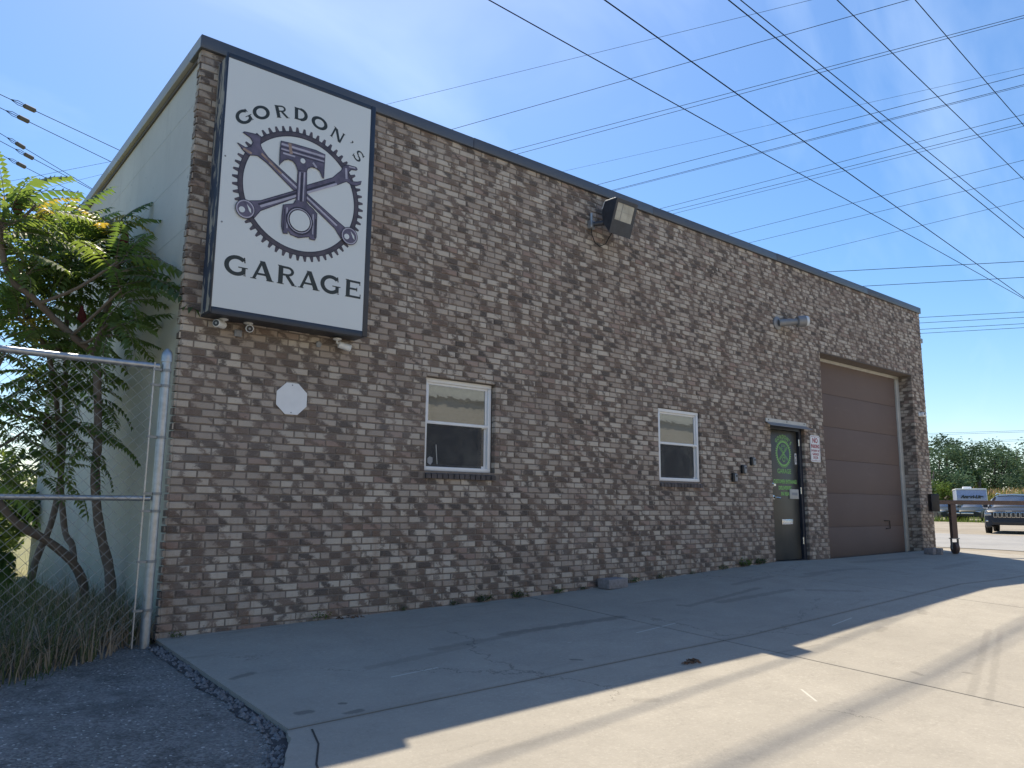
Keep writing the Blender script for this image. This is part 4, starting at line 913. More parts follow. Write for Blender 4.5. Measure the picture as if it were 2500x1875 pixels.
def leafo(par, loc, d, up_roll, sc, rn, ye=False):
    d = Vector(d).normalized(); x = d; side = Vector((0, 0, 1)).cross(x); side = side.normalized() if side.length > .05 else Vector((0, 1, 0)); z = x.cross(side)
    mt = Matrix((x, side, z)).transposed().to_4x4() @ Matrix.Rotation(up_roll, 4, 'X')
    o = bpy.data.objects.new('leaf', rn.choice(FY if ye else FR)); COL.objects.link(o); o.parent = par
    o.matrix_basis = Matrix.Translation(Vector(loc) - Vector(par.location)) @ mt @ Matrix.Scale(sc, 4)
def whorl(par, loc, rn, n=12, size=1., bias=(0, 0, 0), ye=0):
    n = int(n * 1.15); size *= 1.12
    for i in range(n):
        a = 2 * math.pi * (i + rn.uniform(-.3, .3)) / n; e = rn.choice((.75, .35, .0, -.3)) + rn.uniform(-.2, .2)
        d = Vector((math.cos(a), math.sin(a), e)) + Vector(bias)
        p = Vector(loc) + Vector((rn.uniform(-.04, .04), rn.uniform(-.04, .04), rn.uniform(-.16, .05)))
        leafo(par, p, d, rn.uniform(-.35, .35), size * rn.uniform(.8, 1.12), rn, rn.random() < ye)
def smooth(pts, k=3):
    pts = [Vector(p) for p in pts]; o = []
    for i in range(len(pts) - 1):
        p0 = pts[max(0, i - 1)]; p1 = pts[i]; p2 = pts[i + 1]; p3 = pts[min(len(pts) - 1, i + 2)]
        for j in range(k):
            t_ = j / k; o.append(.5 * ((2 * p1) + (p2 - p0) * t_ + (2 * p0 - 5 * p1 + 4 * p2 - p3) * t_ ** 2 + (3 * p1 - p0 - 3 * p2 + p3) * t_ ** 3))
    o.append(pts[-1]); return o
def sumac(label, root, stems, tips, seed, cones=()):
    rn = random.Random(seed); t_ = tag(empty('sumac_tree', root), label, 'tree')
    for i, (pts, ra, rb_) in enumerate(stems):
        sp = smooth(pts); n = len(sp); m = MB(); m.tube(sp, [(ra + (rb_ - ra) * k / (n - 1)) * (1 + .07 * math.sin(k * 1.9)) for k in range(n)], 10)
        m.build('trunk' if i == 0 else 'branch', 'bark', t_, True)
    allp = [Vector(p) for s in stems for p in smooth(s[0])]
    for tp, n, sz, bias, ye in tips:
        tpv = Vector(tp); q = min(allp, key=lambda v: (v - tpv).length + (1.5 if v.z > tpv.z else 0))
        if (q - tpv).length > .05:
            mid = q.lerp(tpv, .5) + Vector((rn.uniform(-.05, .05), rn.uniform(-.05, .05), -.06)); m = MB(); m.tube(smooth([q, mid, tpv]), [.02, .018, .016, .015, .014, .012, .010], 6); m.build('branch', 'bark', t_, True)
        whorl(t_, tp, rn, n, sz, bias, ye)
    for c in cones:
        m = MB(); m.lathe(c, (rn.uniform(-.1, .1), 0, 1), [(0, .012), (.02, .038), (.06, .043), (.11, .036), (.16, .022), (.20, .008)], 10)
        for k in range(len(m.v)):
            v = Vector(m.v[k]); v += Vector((rn.uniform(-1, 1), rn.uniform(-1, 1), rn.uniform(-1, 1))) * .005; m.v[k] = tuple(v)
        m.build('seed_cone', 'cone', t_, True)
    finish_t(t_); return t_
def finish_t(root):
    inv = Matrix.Translation(-Vector(root.location))
    for ch in [o for o in bpy.data.objects if o.parent == root]:
        if not ch.name.startswith('leaf'): ch.data.transform(inv)
sumac('sumac tree nearest the brick corner, its thick trunk rising behind the fence post', (1.82, 1.25, -1.17), [
    ([(1.82, 1.25, -1.2), (1.83, 1.3, -.9), (1.80, 1.32, -.65), (1.72, 1.3, -.4), (1.64, 1.25, -.11), (1.58, 1.2, .27), (1.57, 1.15, .58), (1.50, 1.15, 1.28), (1.49, 1.15, 1.37), (1.52, 1.2, 1.6), (1.56, 1.3, 1.8), (1.62, 1.35, 2.0), (1.65, 1.4, 2.33), (1.68, 1.45, 2.5)], .052, .020),
    ([(1.49, 1.15, 1.37), (1.34, 1.1, 1.44), (1.1, 1.1, 1.64), (.91, 1.0, 1.78), (.73, 1.0, 1.91), (.64, 1.0, 2.2), (.62, 1.0, 2.4)], .036, .02)],
    [((1.68, 1.45, 2.52), 13, 1.0, (.1, 0, .1), .1), ((1.58, 1.5, 2.78), 12, .95, (0, 0, .1), .2), ((1.62, 1.3, 2.2), 11, .95, (.2, -.1, -.1), 0), ((1.40, 1.4, 2.4), 10, .9, (0, 0, 0), .05),
     ((.66, 1.0, 2.5), 12, 1.0, (0, 0, .25), 0), ((.62, .95, 2.3), 10, 1., (0, 0, 0), 0), ((.87, 1.1, 2.66), 10, .95, (.1, 0, .2), .2), ((.82, 1.0, 2.05), 8, .9, (0, 0, -.1), 0),
     ((1.50, 1.2, 1.75), 7, .8, (.4, .1, -.2), 0), ((1.53, 1.15, .95), 4, .7, (.5, -.1, -.2), 0), ((1.55, 1.15, .5), 4, .7, (.4, 0, -.5), 0), ((1.48, .55, 2.12), 9, 1.0, (.7, -.3, .15), .05), ((1.52, .5, 1.86), 8, .95, (.7, -.25, -.05), 0), ((1.46, .6, 1.55), 7, .85, (.8, -.2, -.15), 0), ((1.40, .7, .62), 5, .7, (.6, -.1, -.1), 0)], 3,
    [(1.70, 1.42, 2.52), (.72, .98, 2.50), (1.36, 1.25, 1.62)])
sumac('bushy sumac behind the fence whose trunk leans away to the left', (1.62, 1.75, -1.17), [
    ([(1.68, 1.65, -1.2), (1.66, 1.6, -.85), (1.52, 1.5, -.59), (1.28, 1.4, -.38), (1.02, 1.3, -.22), (.79, 1.2, .06), (.63, 1.1, .4), (.6, 1.1, 1.0)], .046, .026),
    ([(1.53, 1.5, -.6), (1.52, 1.6, -.43), (1.47, 1.7, -.32), (1.42, 1.8, .07), (1.33, 1.9, .88), (1.22, 1.9, 1.37), (1.13, 1.9, 1.56), (1.0, 1.8, 1.75), (.95, 1.8, 2.2)], .032, .018)],
    [((1.2, 2.0, 2.85), 12, 1., (0, 0, .2), 0), ((1.26, 1.8, 2.5), 11, .95, (0, 0, 0), .05), ((1.04, 1.6, 2.3), 11, .95, (0, 0, 0), .05), ((1.18, 1.9, 2.0), 10, .9, (0, 0, 0), 0), ((.89, 1.4, 1.75), 9, .9, (0, 0, 0), .1),
     ((1.3, 1.9, 1.5), 9, .85, (0, 0, -.1), 0), ((1.3, 1.75, 1.1), 9, .8, (0, 0, -.1), 0), ((1.07, 1.5, 1.1), 9, .8, (0, 0, -.1), 0), ((.78, 1.2, 1.35), 9, .85, (0, 0, 0), .1),
     ((1.28, 1.5, .72), 9, .75, (0, 0, -.2), 0), ((.99, 1.3, .6), 9, .8, (0, 0, -.1), 0), ((1.25, 1.6, .35), 8, .7, (0, 0, -.2), 0), ((.8, 1.2, .3), 8, .8, (0, 0, 0), 0), ((1.5, 1.6, .75), 6, .65, (.2, 0, -.2), 0)], 8,
    [(1.24, 1.75, .62)])
sumac('slender sumac farthest back against the pale side wall, behind the other sumacs', (1.35, 2.5, -1.17), [
    ([(1.33, 2.5, -1.2), (1.36, 2.5, -.65), (1.45, 2.4, -.27), (1.5, 2.4, .29), (1.46, 2.4, 1.16), (1.38, 2.4, 2.26), (1.33, 2.4, 2.7)], .04, .018)],
    [((1.36, 2.4, 2.85), 12, 1., (0, 0, .2), 0), ((1.5, 2.2, 2.65), 11, .95, (.05, 0, 0), .05), ((1.5, 2.2, 2.2), 10, .9, (0, 0, -.1), 0), ((1.2, 2.4, 2.3), 10, .95, (0, 0, 0), 0), ((1.5, 2.2, 1.75), 9, .85, (0, 0, -.2), 0), ((1.42, 2.3, 1.3), 8, .8, (0, 0, -.2), 0), ((1.1, 2.3, 1.7), 10, .95, (0, 0, 0), 0), ((.9, 2.2, 2.6), 11, 1., (0, 0, .1), 0), ((.75, 1.9, 1.9), 10, .95, (0, 0, 0), .05), ((.7, 1.8, .9), 9, .9, (0, 0, -.1), 0)], 21)

# ------------------------------------------------------------------ grasses and weeds
M['weed_dull'] = leaf('dull_grass', (.12, .15, .07), (.2, .25, .1), .3, .1)
def blades(name, pts, hmin, hmax, w, mat, seed, lean=.35, seg=3):
    rn = random.Random(seed); m = MB()
    for x, y, z in pts:
        h = rn.uniform(hmin, hmax); a = rn.uniform(0, 6.283); d = Vector((math.cos(a), math.sin(a), 0)); s = Vector((-d.y, d.x, 0)) * w * rn.uniform(.6, 1.3); l = rn.uniform(.1, 1) * lean * h
        v = []
        for k in range(seg + 1):
            q = k / seg; c = Vector((x, y, z)) + d * l * q * q + Vector((0, 0, h * q * (1 - .25 * q * (l / h)))); ww = s * (1 - q * .92); v += [c - ww, c + ww]
        m.add(v, [(2 * k, 2 * k + 1, 2 * k + 3, 2 * k + 2) for k in range(seg)])
    o = m.build(name, mat); return tag(o, kind='stuff')
rn = random.Random(5)
def field(n, x0, x1, y0, y1, f=lambda x, y: True):
    o = []
    while len(o) < n:
        x, y = rn.uniform(x0, x1), rn.uniform(y0, y1)
        if f(x, y): o.append((x, y, gh(x, y) - .05))
    return o
edgef = lambda x, y: y > -.95 + .75 * (x - .6) + .14 * noise.noise(Vector((x * 5, y * 5, 0)))
tag(blades('dry_grass', field(9000, -1.6, 1.92, -2.0, 2.4, edgef), .12, .50, .0058, 'dry', 1, 1.5), 'long dry brown grass tangled along the foot of the fence', 'grass')
tag(blades('green_grass', field(6000, -2.5, 1.3, .9, 6.5), .25, .75, .004, 'weed', 2, .45), 'dark green grass and weeds behind the fence', 'grass')
tag(blades('mixed_grass', field(3800, -1.6, 1.85, -1.6, 1.6, lambda x, y: edgef(x, y) and noise.noise(Vector((x * 2.3, y * 2.3, 7))) > -.15), .2, .62, .0045, 'weed_dull', 12, .9), 'dull green grass growing up through the dry grass at the fence', 'grass')
tag(blades('edge_grass', field(900, -1.6, 1.2, -2.4, -.5, lambda x, y: edgef(x, y + .12)), .04, .14, .005, 'weed', 3, .8), 'short green weeds on the edge of the asphalt', 'grass')
# wall-foot weeds
def weed(label, x, y, s, n, seed):
    r2 = random.Random(seed); m = MB(); z = gh(x, y)
    for k in range(n):
        a = r2.uniform(0, 6.283); d = Vector((math.cos(a), math.sin(a) * .6 - .2, r2.uniform(.5, 1.6))).normalized(); h = s * r2.uniform(.4, 1.)
        p = Vector((x + r2.uniform(-s, s) * .8, y + r2.uniform(-.02, .01), z)); tp = p + d * h
        m.tube([p, p.lerp(tp, .5) + Vector((0, 0, .01)), tp], .0013, 3, 1, False)
        for j in range(5):
            o = p.lerp(tp, .3 + .17 * j); e = Vector((r2.uniform(-1, 1), r2.uniform(-1, .3), r2.uniform(-.1, .7))).normalized(); l = s * .24 * r2.uniform(.6, 1.2); sd2 = e.orthogonal().normalized() * l * .28
            m.add([o, o + e * l * .5 + sd2, o + e * l, o + e * l * .5 - sd2], [(0, 1, 2, 3)], 0)
    o = m.build('weed', ['weed', 'bark']); o.data.transform(Matrix.Translation((-x, -y, -z))); o.location = (x, y, z); return tag(o, label, 'weed', 'weeds at the foot of the brick wall')
for i, (x, s, n, lb) in enumerate([(2.05, .10, 16, 'small weed at the left brick corner beside the fence post'), (3.35, .14, 14, 'thin weed at the wall foot below the octagonal sign, right'), (4.25, .09, 10, 'low weed at the wall foot left of the first window'), (4.85, .10, 20, 'low weed cluster at the wall foot under the first window'), (5.25, .15, 26, 'leafy weed at the wall foot under the right of the first window'), (5.75, .16, 26, 'bushy weed right of the first window at the end of the slab joint'), (6.35, .13, 22, 'leafy weed at the wall foot left of the grey block'), (6.75, .09, 14, 'tiny weed just left of the grey block'), (7.65, .14, 24, 'weed just right of the grey block'), (8.2, .12, 18, 'low weed below the left of the second window'), (8.9, .09, 14, 'low weed below the right of the second window'), (9.6, .13, 20, 'weed at the wall foot right of the second window'), (10.15, .22, 34, 'tall weed at the wall foot below the lock boxes'), (10.55, .20, 26, 'weed clump at the wall foot left of the entrance door')]):
    weed(lb, x, -.022 if i else -.05, s * .72, int(n * .8), 70 + i)
def litter(label, x, y, r, n, seed, mat):
    r2 = random.Random(seed); m = MB(); z = gh(x, y) + .003
    for k in range(n):
        a = r2.uniform(0, 6.283); q = r * math.sqrt(r2.random()); o = Vector((q * math.cos(a) * 1.5, q * math.sin(a), r2.uniform(.001, .012))); e = Vector((r2.uniform(-1, 1), r2.uniform(-1, 1), r2.uniform(-.2, .3))).normalized() * r2.uniform(.012, .03); f = e.orthogonal().normalized() * e.length * .4
        m.add([o - e, o + f + Vector((0, 0, .006)), o + e, o - f], [(0, 1, 2, 3)])
    o = m.build('leaf_litter', mat); o.location = (x, y, z); return tag(o, label, 'leaf litter', None, 'stuff')
M['dead'] = plain('dead_leaf', (.12, .065, .035), .9, 0, .3, 30)
litter('small brown patch of dead leaves at the shadow edge on the concrete', 4.98, -2.99, .06, 40, 1, 'dead')
litter('crumbs and dead leaves in the corner between apron and first window wall', 3.6, -.07, .10, 26, 2, 'dead')
# loose stones on the asphalt
m = MB(); rn2 = random.Random(9)
for k in range(2600):
    x, y = rn2.uniform(-2.2, 1.85), rn2.uniform(-4.8, -.1)
    if y < -2.6 and x > 1.86 + (y + 2.6) * .3: continue
    s = rn2.uniform(.002, .008) if rn2.random() < .95 else rn2.uniform(.008, .014); z = gh(x, y) - .033
    v = [(x + s * math.cos(a), y + s * math.sin(a), z) for a in (0, 1.6, 3.1, 4.7)] + [(x + rn2.uniform(-.3, .3) * s, y, z + s * rn2.uniform(.5, .9))]
    m.add(v, [(0, 1, 4), (1, 2, 4), (2, 3, 4), (3, 0, 4)], 1 if rn2.random() < .03 else 0)
M['pebble'] = plain('pebble', (.17, .17, .175), .9, 0, .5, 40); M['pebble_white'] = plain('pale_pebble', (.42, .41, .38), .9, 0, .2, 40)
tag(m.build('loose_gravel', ['pebble', 'pebble_white']), 'loose grey stones scattered on the crushed asphalt', 'gravel', kind='stuff')
# dark ragged strip beside the slab, painted in for the shadowed gap
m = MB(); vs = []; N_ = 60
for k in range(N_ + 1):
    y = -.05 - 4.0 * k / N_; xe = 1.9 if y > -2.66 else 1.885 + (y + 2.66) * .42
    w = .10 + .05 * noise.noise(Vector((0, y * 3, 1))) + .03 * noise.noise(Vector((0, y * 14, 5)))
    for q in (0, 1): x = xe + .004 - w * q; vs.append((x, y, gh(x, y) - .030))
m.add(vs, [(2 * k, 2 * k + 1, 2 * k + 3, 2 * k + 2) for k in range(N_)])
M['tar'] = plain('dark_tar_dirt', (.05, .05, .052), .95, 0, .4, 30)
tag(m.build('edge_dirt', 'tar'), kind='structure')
# crumbled slab edge
m = MB()
for k in range(420):
    y = rn2.uniform(-3.6, -.15); x = (1.9 if y > -2.6 else 1.88 + (y + 2.6) * .42) + rn2.uniform(-.10, .012); s = rn2.uniform(.006, .02); z = gh(x, y) - .03
    m.add([(x + s * math.cos(a), y + s * math.sin(a), z) for a in (0, 1.3, 2.6, 3.9, 5.2)] + [(x, y, z + s * 1.1)], [(i, (i + 1) % 5, 5) for i in range(5)])
tag(m.build('edge_rubble', 'pebble'), 'crumbled concrete bits along the broken slab edge', 'rubble', kind='stuff')

# ------------------------------------------------------------------ overhead wires
GW = {}
def wire(name_l, P0, P1, H, ext0, ext1, r, group, sag=0., ins=None):
    a = CAM + Vector((P0[0] * H, P0[1] * H, H)); b = CAM + Vector((P1[0] * H, P1[1] * H, H)); d = (b - a).normalized(); L0 = (b - a).length
    p = a - d * ext0; q = b + d * ext1; n = 14
    pts = [p.lerp(q, k / n) + Vector((0, 0, 0)) for k in range(n + 1)]
    m = MB(); m.tube(pts, r, 6); o = m.build('overhead_wire', 'wire'); tag(o, name_l, 'wire', group)
    o.data.transform(Matrix.Translation(-p)); o.location = p
    if ins:
        c = a.lerp(b, ins); mm = MB(); mm.lathe(c - d * .16 - p, d, [(0, .02), (.03, .055), (.27, .055), (.30, .02)], 10); mm.build('insulator', 'insul', o, True)
        up = Vector((0, 0, 1)); mm = MB(); mm.tube([c - d * .45 - p, c - d * .28 + up * .05 - p, c - d * .16 + up * .04 - p], .008, 5); mm.tube([c - d * .45 - p, c - d * .28 - up * .05 - p, c - d * .16 - up * .04 - p], .008, 5); mm.build('wire_loop', 'wire', o)
    return o
M['insul'] = plain('grey_strain_insulator', (.10, .095, .09), .8)
gA = 'thick cables running down to the right over the roof'
Ain = [('lowest thick cable crossing the sky, passing nearest above the roof edge', (.85, 1.12), (4.21, 1.21), 9, .012), ('second thick cable from the left at the top edge', (1.03, .97), (4.15, 1.2), 10.9, .017),
       ('left strand of the close pair crossing the sky top centre-right', (1.22, .81), (3.21, .91), 15.8, .021), ('right strand of the close pair crossing the sky top centre-right', (1.25, .795), (3.14, .88), 16.4, .018),
       ('thick cable crossing the upper right sky, right of the close pair', (1.38, .67), (2.65, .73), 20.8, .021), ('rightmost thick cable, cutting the top right corner of the sky', (1.50, .57), (2.24, .61), 20.8, .019)]
for l, a, b, H, r in Ain: wire(l, a, b, H, 40, 60, r, gA)
gB = 'thin wires rising to the right behind the roof'
Bin = [('faintest thin wire, leftmost of those rising right from the roof', (.9, 1.62), (1.34, .71), .010), ('thin wire second from the left rising right from the roof', (1.1, 1.63), (1.49, .58), .016), ('upper wire of the close pair rising from mid roof', (1.3, 1.63), (1.72, .45), .015), ('lower wire of the close pair rising from mid roof', (1.33, 1.63), (1.73, .45), .015),
       ('faint single wire just below the close pair rising from mid roof', (1.51, 1.63), (1.94, .51), .008), ('thin wire meeting the roof just left of the floodlight', (1.66, 1.64), (1.97, .52), .016), ('upper of two nearly touching wires meeting the roof at the floodlight', (1.73, 1.63), (2.02, .535), .016), ('lower of two nearly touching wires meeting the roof at the floodlight', (1.735, 1.64), (2.025, .545), .012),
       ('top wire of three meeting the roof right of the floodlight', (1.97, 1.63), (2.18, .59), .015), ('middle wire of three meeting the roof right of the floodlight', (2.01, 1.63), (2.23, .61), .016), ('bottom wire of three meeting the roof right of the floodlight', (2.04, 1.63), (2.25, .61), .013),
       ('upper of two spaced wires right of the three, above the lamp', (2.36, 1.63), (2.48, .68), .015), ('lower of two spaced wires right of the three, above the lamp', (2.5, 1.63), (2.61, .72), .015), ('lowest steep-rising wire, meeting the roof above the lamp', (2.79, 1.41), (2.82, .79), .015)]
for l, a, b, r in Bin: wire(l, a, b, 24, 60, 30, r, gB)
gC = 'nearly level wires right of the roof'
for l, a, b in [('upper of two near-level wires meeting the sloping roof edge', (3.06, 1.63), (3.54, 1.01)), ('lower of two near-level wires meeting the sloping roof edge', (3.4, 1.62), (3.79, 1.09)), ('top of four level wires beside the wall end', (4.21, 1.7), (4.48, 1.3)), ('second of four level wires beside the wall end', (4.34, 1.75), (4.61, 1.34)), ('third of four level wires beside the wall end', (4.5, 1.82), (4.77, 1.39)), ('bottom of four level wires beside the wall end', (4.61, 1.86), (4.88, 1.42))]:
    wire(l, a, b, 13, 60, 30, .016, gC)
gD = 'low far wires above the distant trees'
for l, a, b in [('highest low far wire right of the wall', (11.06, 4.46), (11.5, 3.46)), ('second low far wire right of the wall', (11.31, 4.56), (11.71, 3.52)), ('third low far wire, crossing the treetops', (12.74, 5.11), (12.97, 3.91)), ('fourth low far wire, crossing the treetops', (13.09, 5.22), (13.22, 3.99))]:
    wire(l, a, b, 12, 60, 60, .022, gD)
gL = 'wires with grey insulators at the left'
for l, a, b, ins, H in [('topmost left wire with insulator', (.14, 2.2), (.44, 2.34), .23, 9), ('second left wire with insulator', (.15, 2.28), (.44, 2.44), .19, 9), ('third left wire with insulator, above the sumacs', (.17, 2.45), (.44, 2.7), .19, 9), ('fourth left wire with insulator, above the sumacs', (.17, 2.5), (.44, 2.71), .30, 9), ('lowest left wire with insulator, touching the sumac tops', (.18, 2.6), (.37, 2.75), .33, 9)]:
    wire(l, a, b, H, 25, 30, .0085, gL, ins=ins)
wire('faint thin wire sloping the other way behind the left insulator wires', (.21, 2.85), (.44, 2.45), 24, 60, 2.5, .012, None)

# ------------------------------------------------------------------ far trees, reeds
def crown(m, c, rx, rz, n, s, rn, mi=0):
    blobs = []
    for k in range(max(5, int(rx * 5))):
        a = rn.uniform(0, 6.283); e = rn.uniform(-.9, 1); rr = rn.uniform(.35, .95)
        blobs.append((Vector((c[0] + math.cos(a) * rx * rr * math.sqrt(max(0, 1 - e * e * .7)), c[1] + math.sin(a) * rx * rr * math.sqrt(max(0, 1 - e * e * .7)), c[2] + e * rz * .85)), rx * rn.uniform(.22, .42)))
    for k in range(n):
        b, r0_ = rn.choice(blobs); v = Vector((rn.gauss(0, 1), rn.gauss(0, 1), rn.gauss(0, .7))); v = v.normalized() * r0_ * rn.uniform(.55, 1.08); p = b + v
        d = Vector((rn.uniform(-1, 1), rn.uniform(-1, 1), rn.uniform(-.6, .6))).normalized(); e = d.orthogonal().normalized() * s * rn.uniform(.3, .7); d *= s * rn.uniform(.6, 1.3)
        m.add([p - d, p + e, p + d, p - e], [(0, 1, 2, 3)], mi)
    return blobs
def tree(label, x, y, H, rx, seed, n=3200, mat='leaf_far', s=.2, low=.35):
    H *= .83; rn = random.Random(seed); z = gh(x, y); t_ = tag(empty('broadleaf_tree', (x, y, z)), label, 'tree', 'trees beyond the parked cars')
    m = MB(); bl = crown(m, (0, 0, H * (1 + low) / 2), rx, H * (1 - low) / 2, int(n * .95), s * .9, rn); m.build('crown', mat, t_)
    m = MB(); m.tube(smooth([(0, 0, -.1), (rx * .05, 0, H * .3), (-.05 * rx, .1, H * .6), (0, 0, H * .85)]), [.22, .21, .2, .18, .17, .15, .12, .1, .08, .05], 8)
    for b, _ in bl[:7]: m.tube(smooth([(0, 0, H * .35), Vector((b.x * .4, b.y * .4, H * .45 + .2)), b]), [.10, .09, .08, .07, .055, .045, .03], 5)
    m.build('trunk', 'bark', t_, True)
tree('low dark bushy tree right beside the garage wall end', 86, 27.6, 6.6, 3.6, 1, 3600, low=.05, s=.2)
tree('tallest distant tree with a pointed tuft, behind the trailer', 93.5, 29.0, 10.4, 3.6, 2, 3600)
tree('distant tree with airy crown showing sky, left of the tall one', 89.5, 28.3, 8.8, 3.0, 3, 2400)
tree('dense dark distant tree behind the right of the trailer', 99.5, 28.6, 9.4, 4.2, 4, 4200, low=.12)
tree('distant tree between the trailer and the dark parked SUV', 100, 26.4, 9.2, 3.4, 5, 3000)
tree('broad distant tree above the dark SUV, partly cut by the frame', 106, 26.0, 10.6, 4.4, 6, 3800)
tree('distant tree at the right frame edge above the dark SUV', 109.5, 23.4, 9.5, 3.8, 7, 3000)
tree('small bright yellow-green tree just above the trailer roof', 94, 26.0, 6.3, 1.5, 8, 1500, 'leaf_far_bright', .16, .1)
tree('bright green low tree beside the wall end, in front of the dark one', 83.5, 25.9, 4.6, 1.9, 9, 1700, 'leaf_far_bright', .16, .1)
tree('dark low tree behind the reeds above the dark SUV', 95, 22.3, 5.6, 3., 10, 2200, low=.05)
rn = random.Random(77); pts = []
for k in range(6500):
    s = rn.uniform(0, 1); x = 84 + rn.uniform(0, 8) + s * 8; y = 33 - s * 24; pts.append((x, y, gh(x, y) - .05))
tag(blades('reed_bed', pts, 1.9, 3.2, .05, 'reed', 6, .25, 2), 'tall green and tan reeds behind the parked vehicles', 'reeds')
pts = [(p[0], p[1], p[2] + 2.4 + rn.uniform(-.3, .35)) for p in pts[:1300]]
tag(blades('reed_plumes', pts, .25, .5, .07, 'plume', 7, .6, 2), 'feathery tan plumes on top of the reeds', 'reeds')
tag(blades('verge_grass', [(rn.uniform(56.6, 58.8), rn.uniform(2, 26), gh(57, 10) - .05) for k in range(3000)], .08, .5, .03, 'weed', 8, .5, 2), 'low weeds along the far edge of the gravel lot', 'grass')
# bushes far behind the sumacs
def shrub(label, x, y, H, r, seed, mat):
    rn = random.Random(seed); z = gh(x, y); m = MB(); crown(m, (0, 0, H * .5), r, H * .5, 3200, .07, rn); t_ = tag(empty('shrub', (x, y, z)), label, 'shrub'); m.build('foliage', mat, t_)
    m = MB()
    for k in range(5): m.tube([(0, 0, -.05), (rn.uniform(-.3, .3) * r, rn.uniform(-.3, .3) * r, H * .6)], [.03, .012], 5)
    m.build('stem', 'bark', t_)
shrub('dark green shrub low behind the fence at the left frame edge', .55, 4.2, 1.4, 1.0, 31, 'weed')
shrub('green shrub behind the fence beyond the leaning sumac trunk', 1.0, 7.6, 1.7, 1.1, 32, 'weed')
shrub('leafy shrub far behind the sumacs past the side wall', .3, 12.0, 3.2, 2.0, 33, 'leaf_far_bright')

# ------------------------------------------------------------------ vehicles
def loft(m, secs, mi=0, capA=True, capB=True):
    n = len(secs[0]); v = [p for s in secs for p in s]
    m.add(v, [(i * n + k, i * n + k + 1, (i + 1) * n + k + 1, (i + 1) * n + k) for i in range(len(secs) - 1) for k in range(n - 1)], mi)
    if capA: m.add(secs[0], [tuple(range(n))], mi)
    if capB: m.add(secs[-1], [tuple(range(n))[::-1]], mi)
def car(name, label, loc, hd, L, Wd, body, roof, paint, wr=.33, wheels=(.9, -.95), group=None, suv=False):
    """local x forward, z up; body = [(x, zlow, ztop, halfwidth)], roof = [(x, ztop, hw)]"""
    t_ = tag(empty(name, loc, hd), label, 'car', group)
    m = MB(); secs = []
    for x, z0, z1, hw in body:
        zm = z0 + (z1 - z0) * .62
        pr_ = [(hw * .93, z0), (hw * .985, z0 + .1), (hw, zm), (hw * .97, z1 - .07), (hw * .86, z1 - .01), (hw * .5, z1 + .025), (0, z1 + .035)]
        full = [(x, a, b) for a, b in pr_] + [(x, -a, b) for a, b in reversed(pr_[:-1])]; secs.append(full)
    loft(m, secs); B = m.build('body', paint, t_, True)
    m = MB(); secs = []; zbelt = body[len(body) // 2][2] - .03
    for x, z1, hw in roof:
        hb = Wd / 2 * .90
        secs.append([(x, hb, zbelt), (x, (hb + hw) / 2 + .02, (zbelt + z1) / 2), (x, hw, z1 - .05), (x, hw * .8, z1), (x, 0, z1 + .02), (x, -hw * .8, z1), (x, -hw, z1 - .05), (x, -(hb + hw) / 2 - .02, (zbelt + z1) / 2), (x, -hb, zbelt)])
    loft(m, secs, 0); m.build('cabin_glass', 'car_glass', t_, True)
    m = MB(); secs = []
    for x, z1, hw in roof[1:-1]: secs.append([(x, hw + .005, z1 - .06), (x, hw * .8, z1 + .008), (x, 0, z1 + .03), (x, -hw * .8, z1 + .008), (x, -hw - .005, z1 - .06)])
    loft(m, secs, 0, False, False)
    for x, z1, hw in (roof[1], roof[len(roof) // 2]):
        for s in (-1, 1): m.tube([(x, s * (hw + .0), z1 - .05), (x + (.02 if x < roof[1][0] else (roof[0][0] - roof[1][0]) * .95), s * Wd / 2 * .9, zbelt)], .035, 6)
    m.build('roof', paint, t_, True)
    for wx in wheels:
        for s in (-1, 1):
            m = MB(); m.lathe((wx, s * (Wd / 2 - .21), wr), (0, s, 0), [(0, wr * .9), (.02, wr), (.18, wr), (.20, wr * .9), (.20, wr * .68), (.17, wr * .64)], 24); w = m.build('wheel', 'rubber', t_, True)
            m = MB(); m.lathe((wx, s * (Wd / 2 - .045), wr), (0, s, 0), [(0, wr * .62), (.02, wr * .6), (.025, wr * .15), (.04, wr * .1)], 14); m.build('rim', 'galv', w, True)
            m = MB(); m.lathe((wx, s * (Wd / 2 - .1), wr + .01), (0, s, 0), [(0, wr * 1.17), (.104, wr * 1.17)], 24); m.build('wheel_arch', 'rubber', t_, True)
    for s in (-1, 1):
        m = MB(); xm = roof[0][0] - .35; m.bevbox(xm, xm + .13, s * (Wd / 2 + .03) - .09, s * (Wd / 2 + .03) + .09, zbelt + .02, zbelt + .18, .03); m.build('mirror', paint, t_, True)
    return t_
P_ = Vector((37.6, 5.3)); hd = math.atan2(CAM.y - P_.y, CAM.x - P_.x) - R(5)
zc = gh(37, 5)
c = (P_.x - math.cos(hd) * 2.35, P_.y - math.sin(hd) * 2.35)
suv = car('sport_utility_vehicle', 'dark blue-grey SUV with seven-slot grille parked facing the viewer beyond the gate', (c[0], c[1], zc - .03), hd, 4.8, 1.94,
    [(2.38, .38, .92, .78), (2.30, .27, .99, .90), (2.0, .25, 1.04, .955), (1.2, .25, 1.10, .97), (.7, .25, 1.13, .97), (-1.8, .26, 1.14, .97), (-2.25, .3, 1.12, .93), (-2.36, .4, 1.0, .85)],
    [(1.15, 1.16, .74), (.35, 1.64, .66), (-.4, 1.72, .66), (-1.5, 1.70, .65), (-2.1, 1.55, .6), (-2.28, 1.2, .6)], 'suv', .38, (1.42, -1.45))
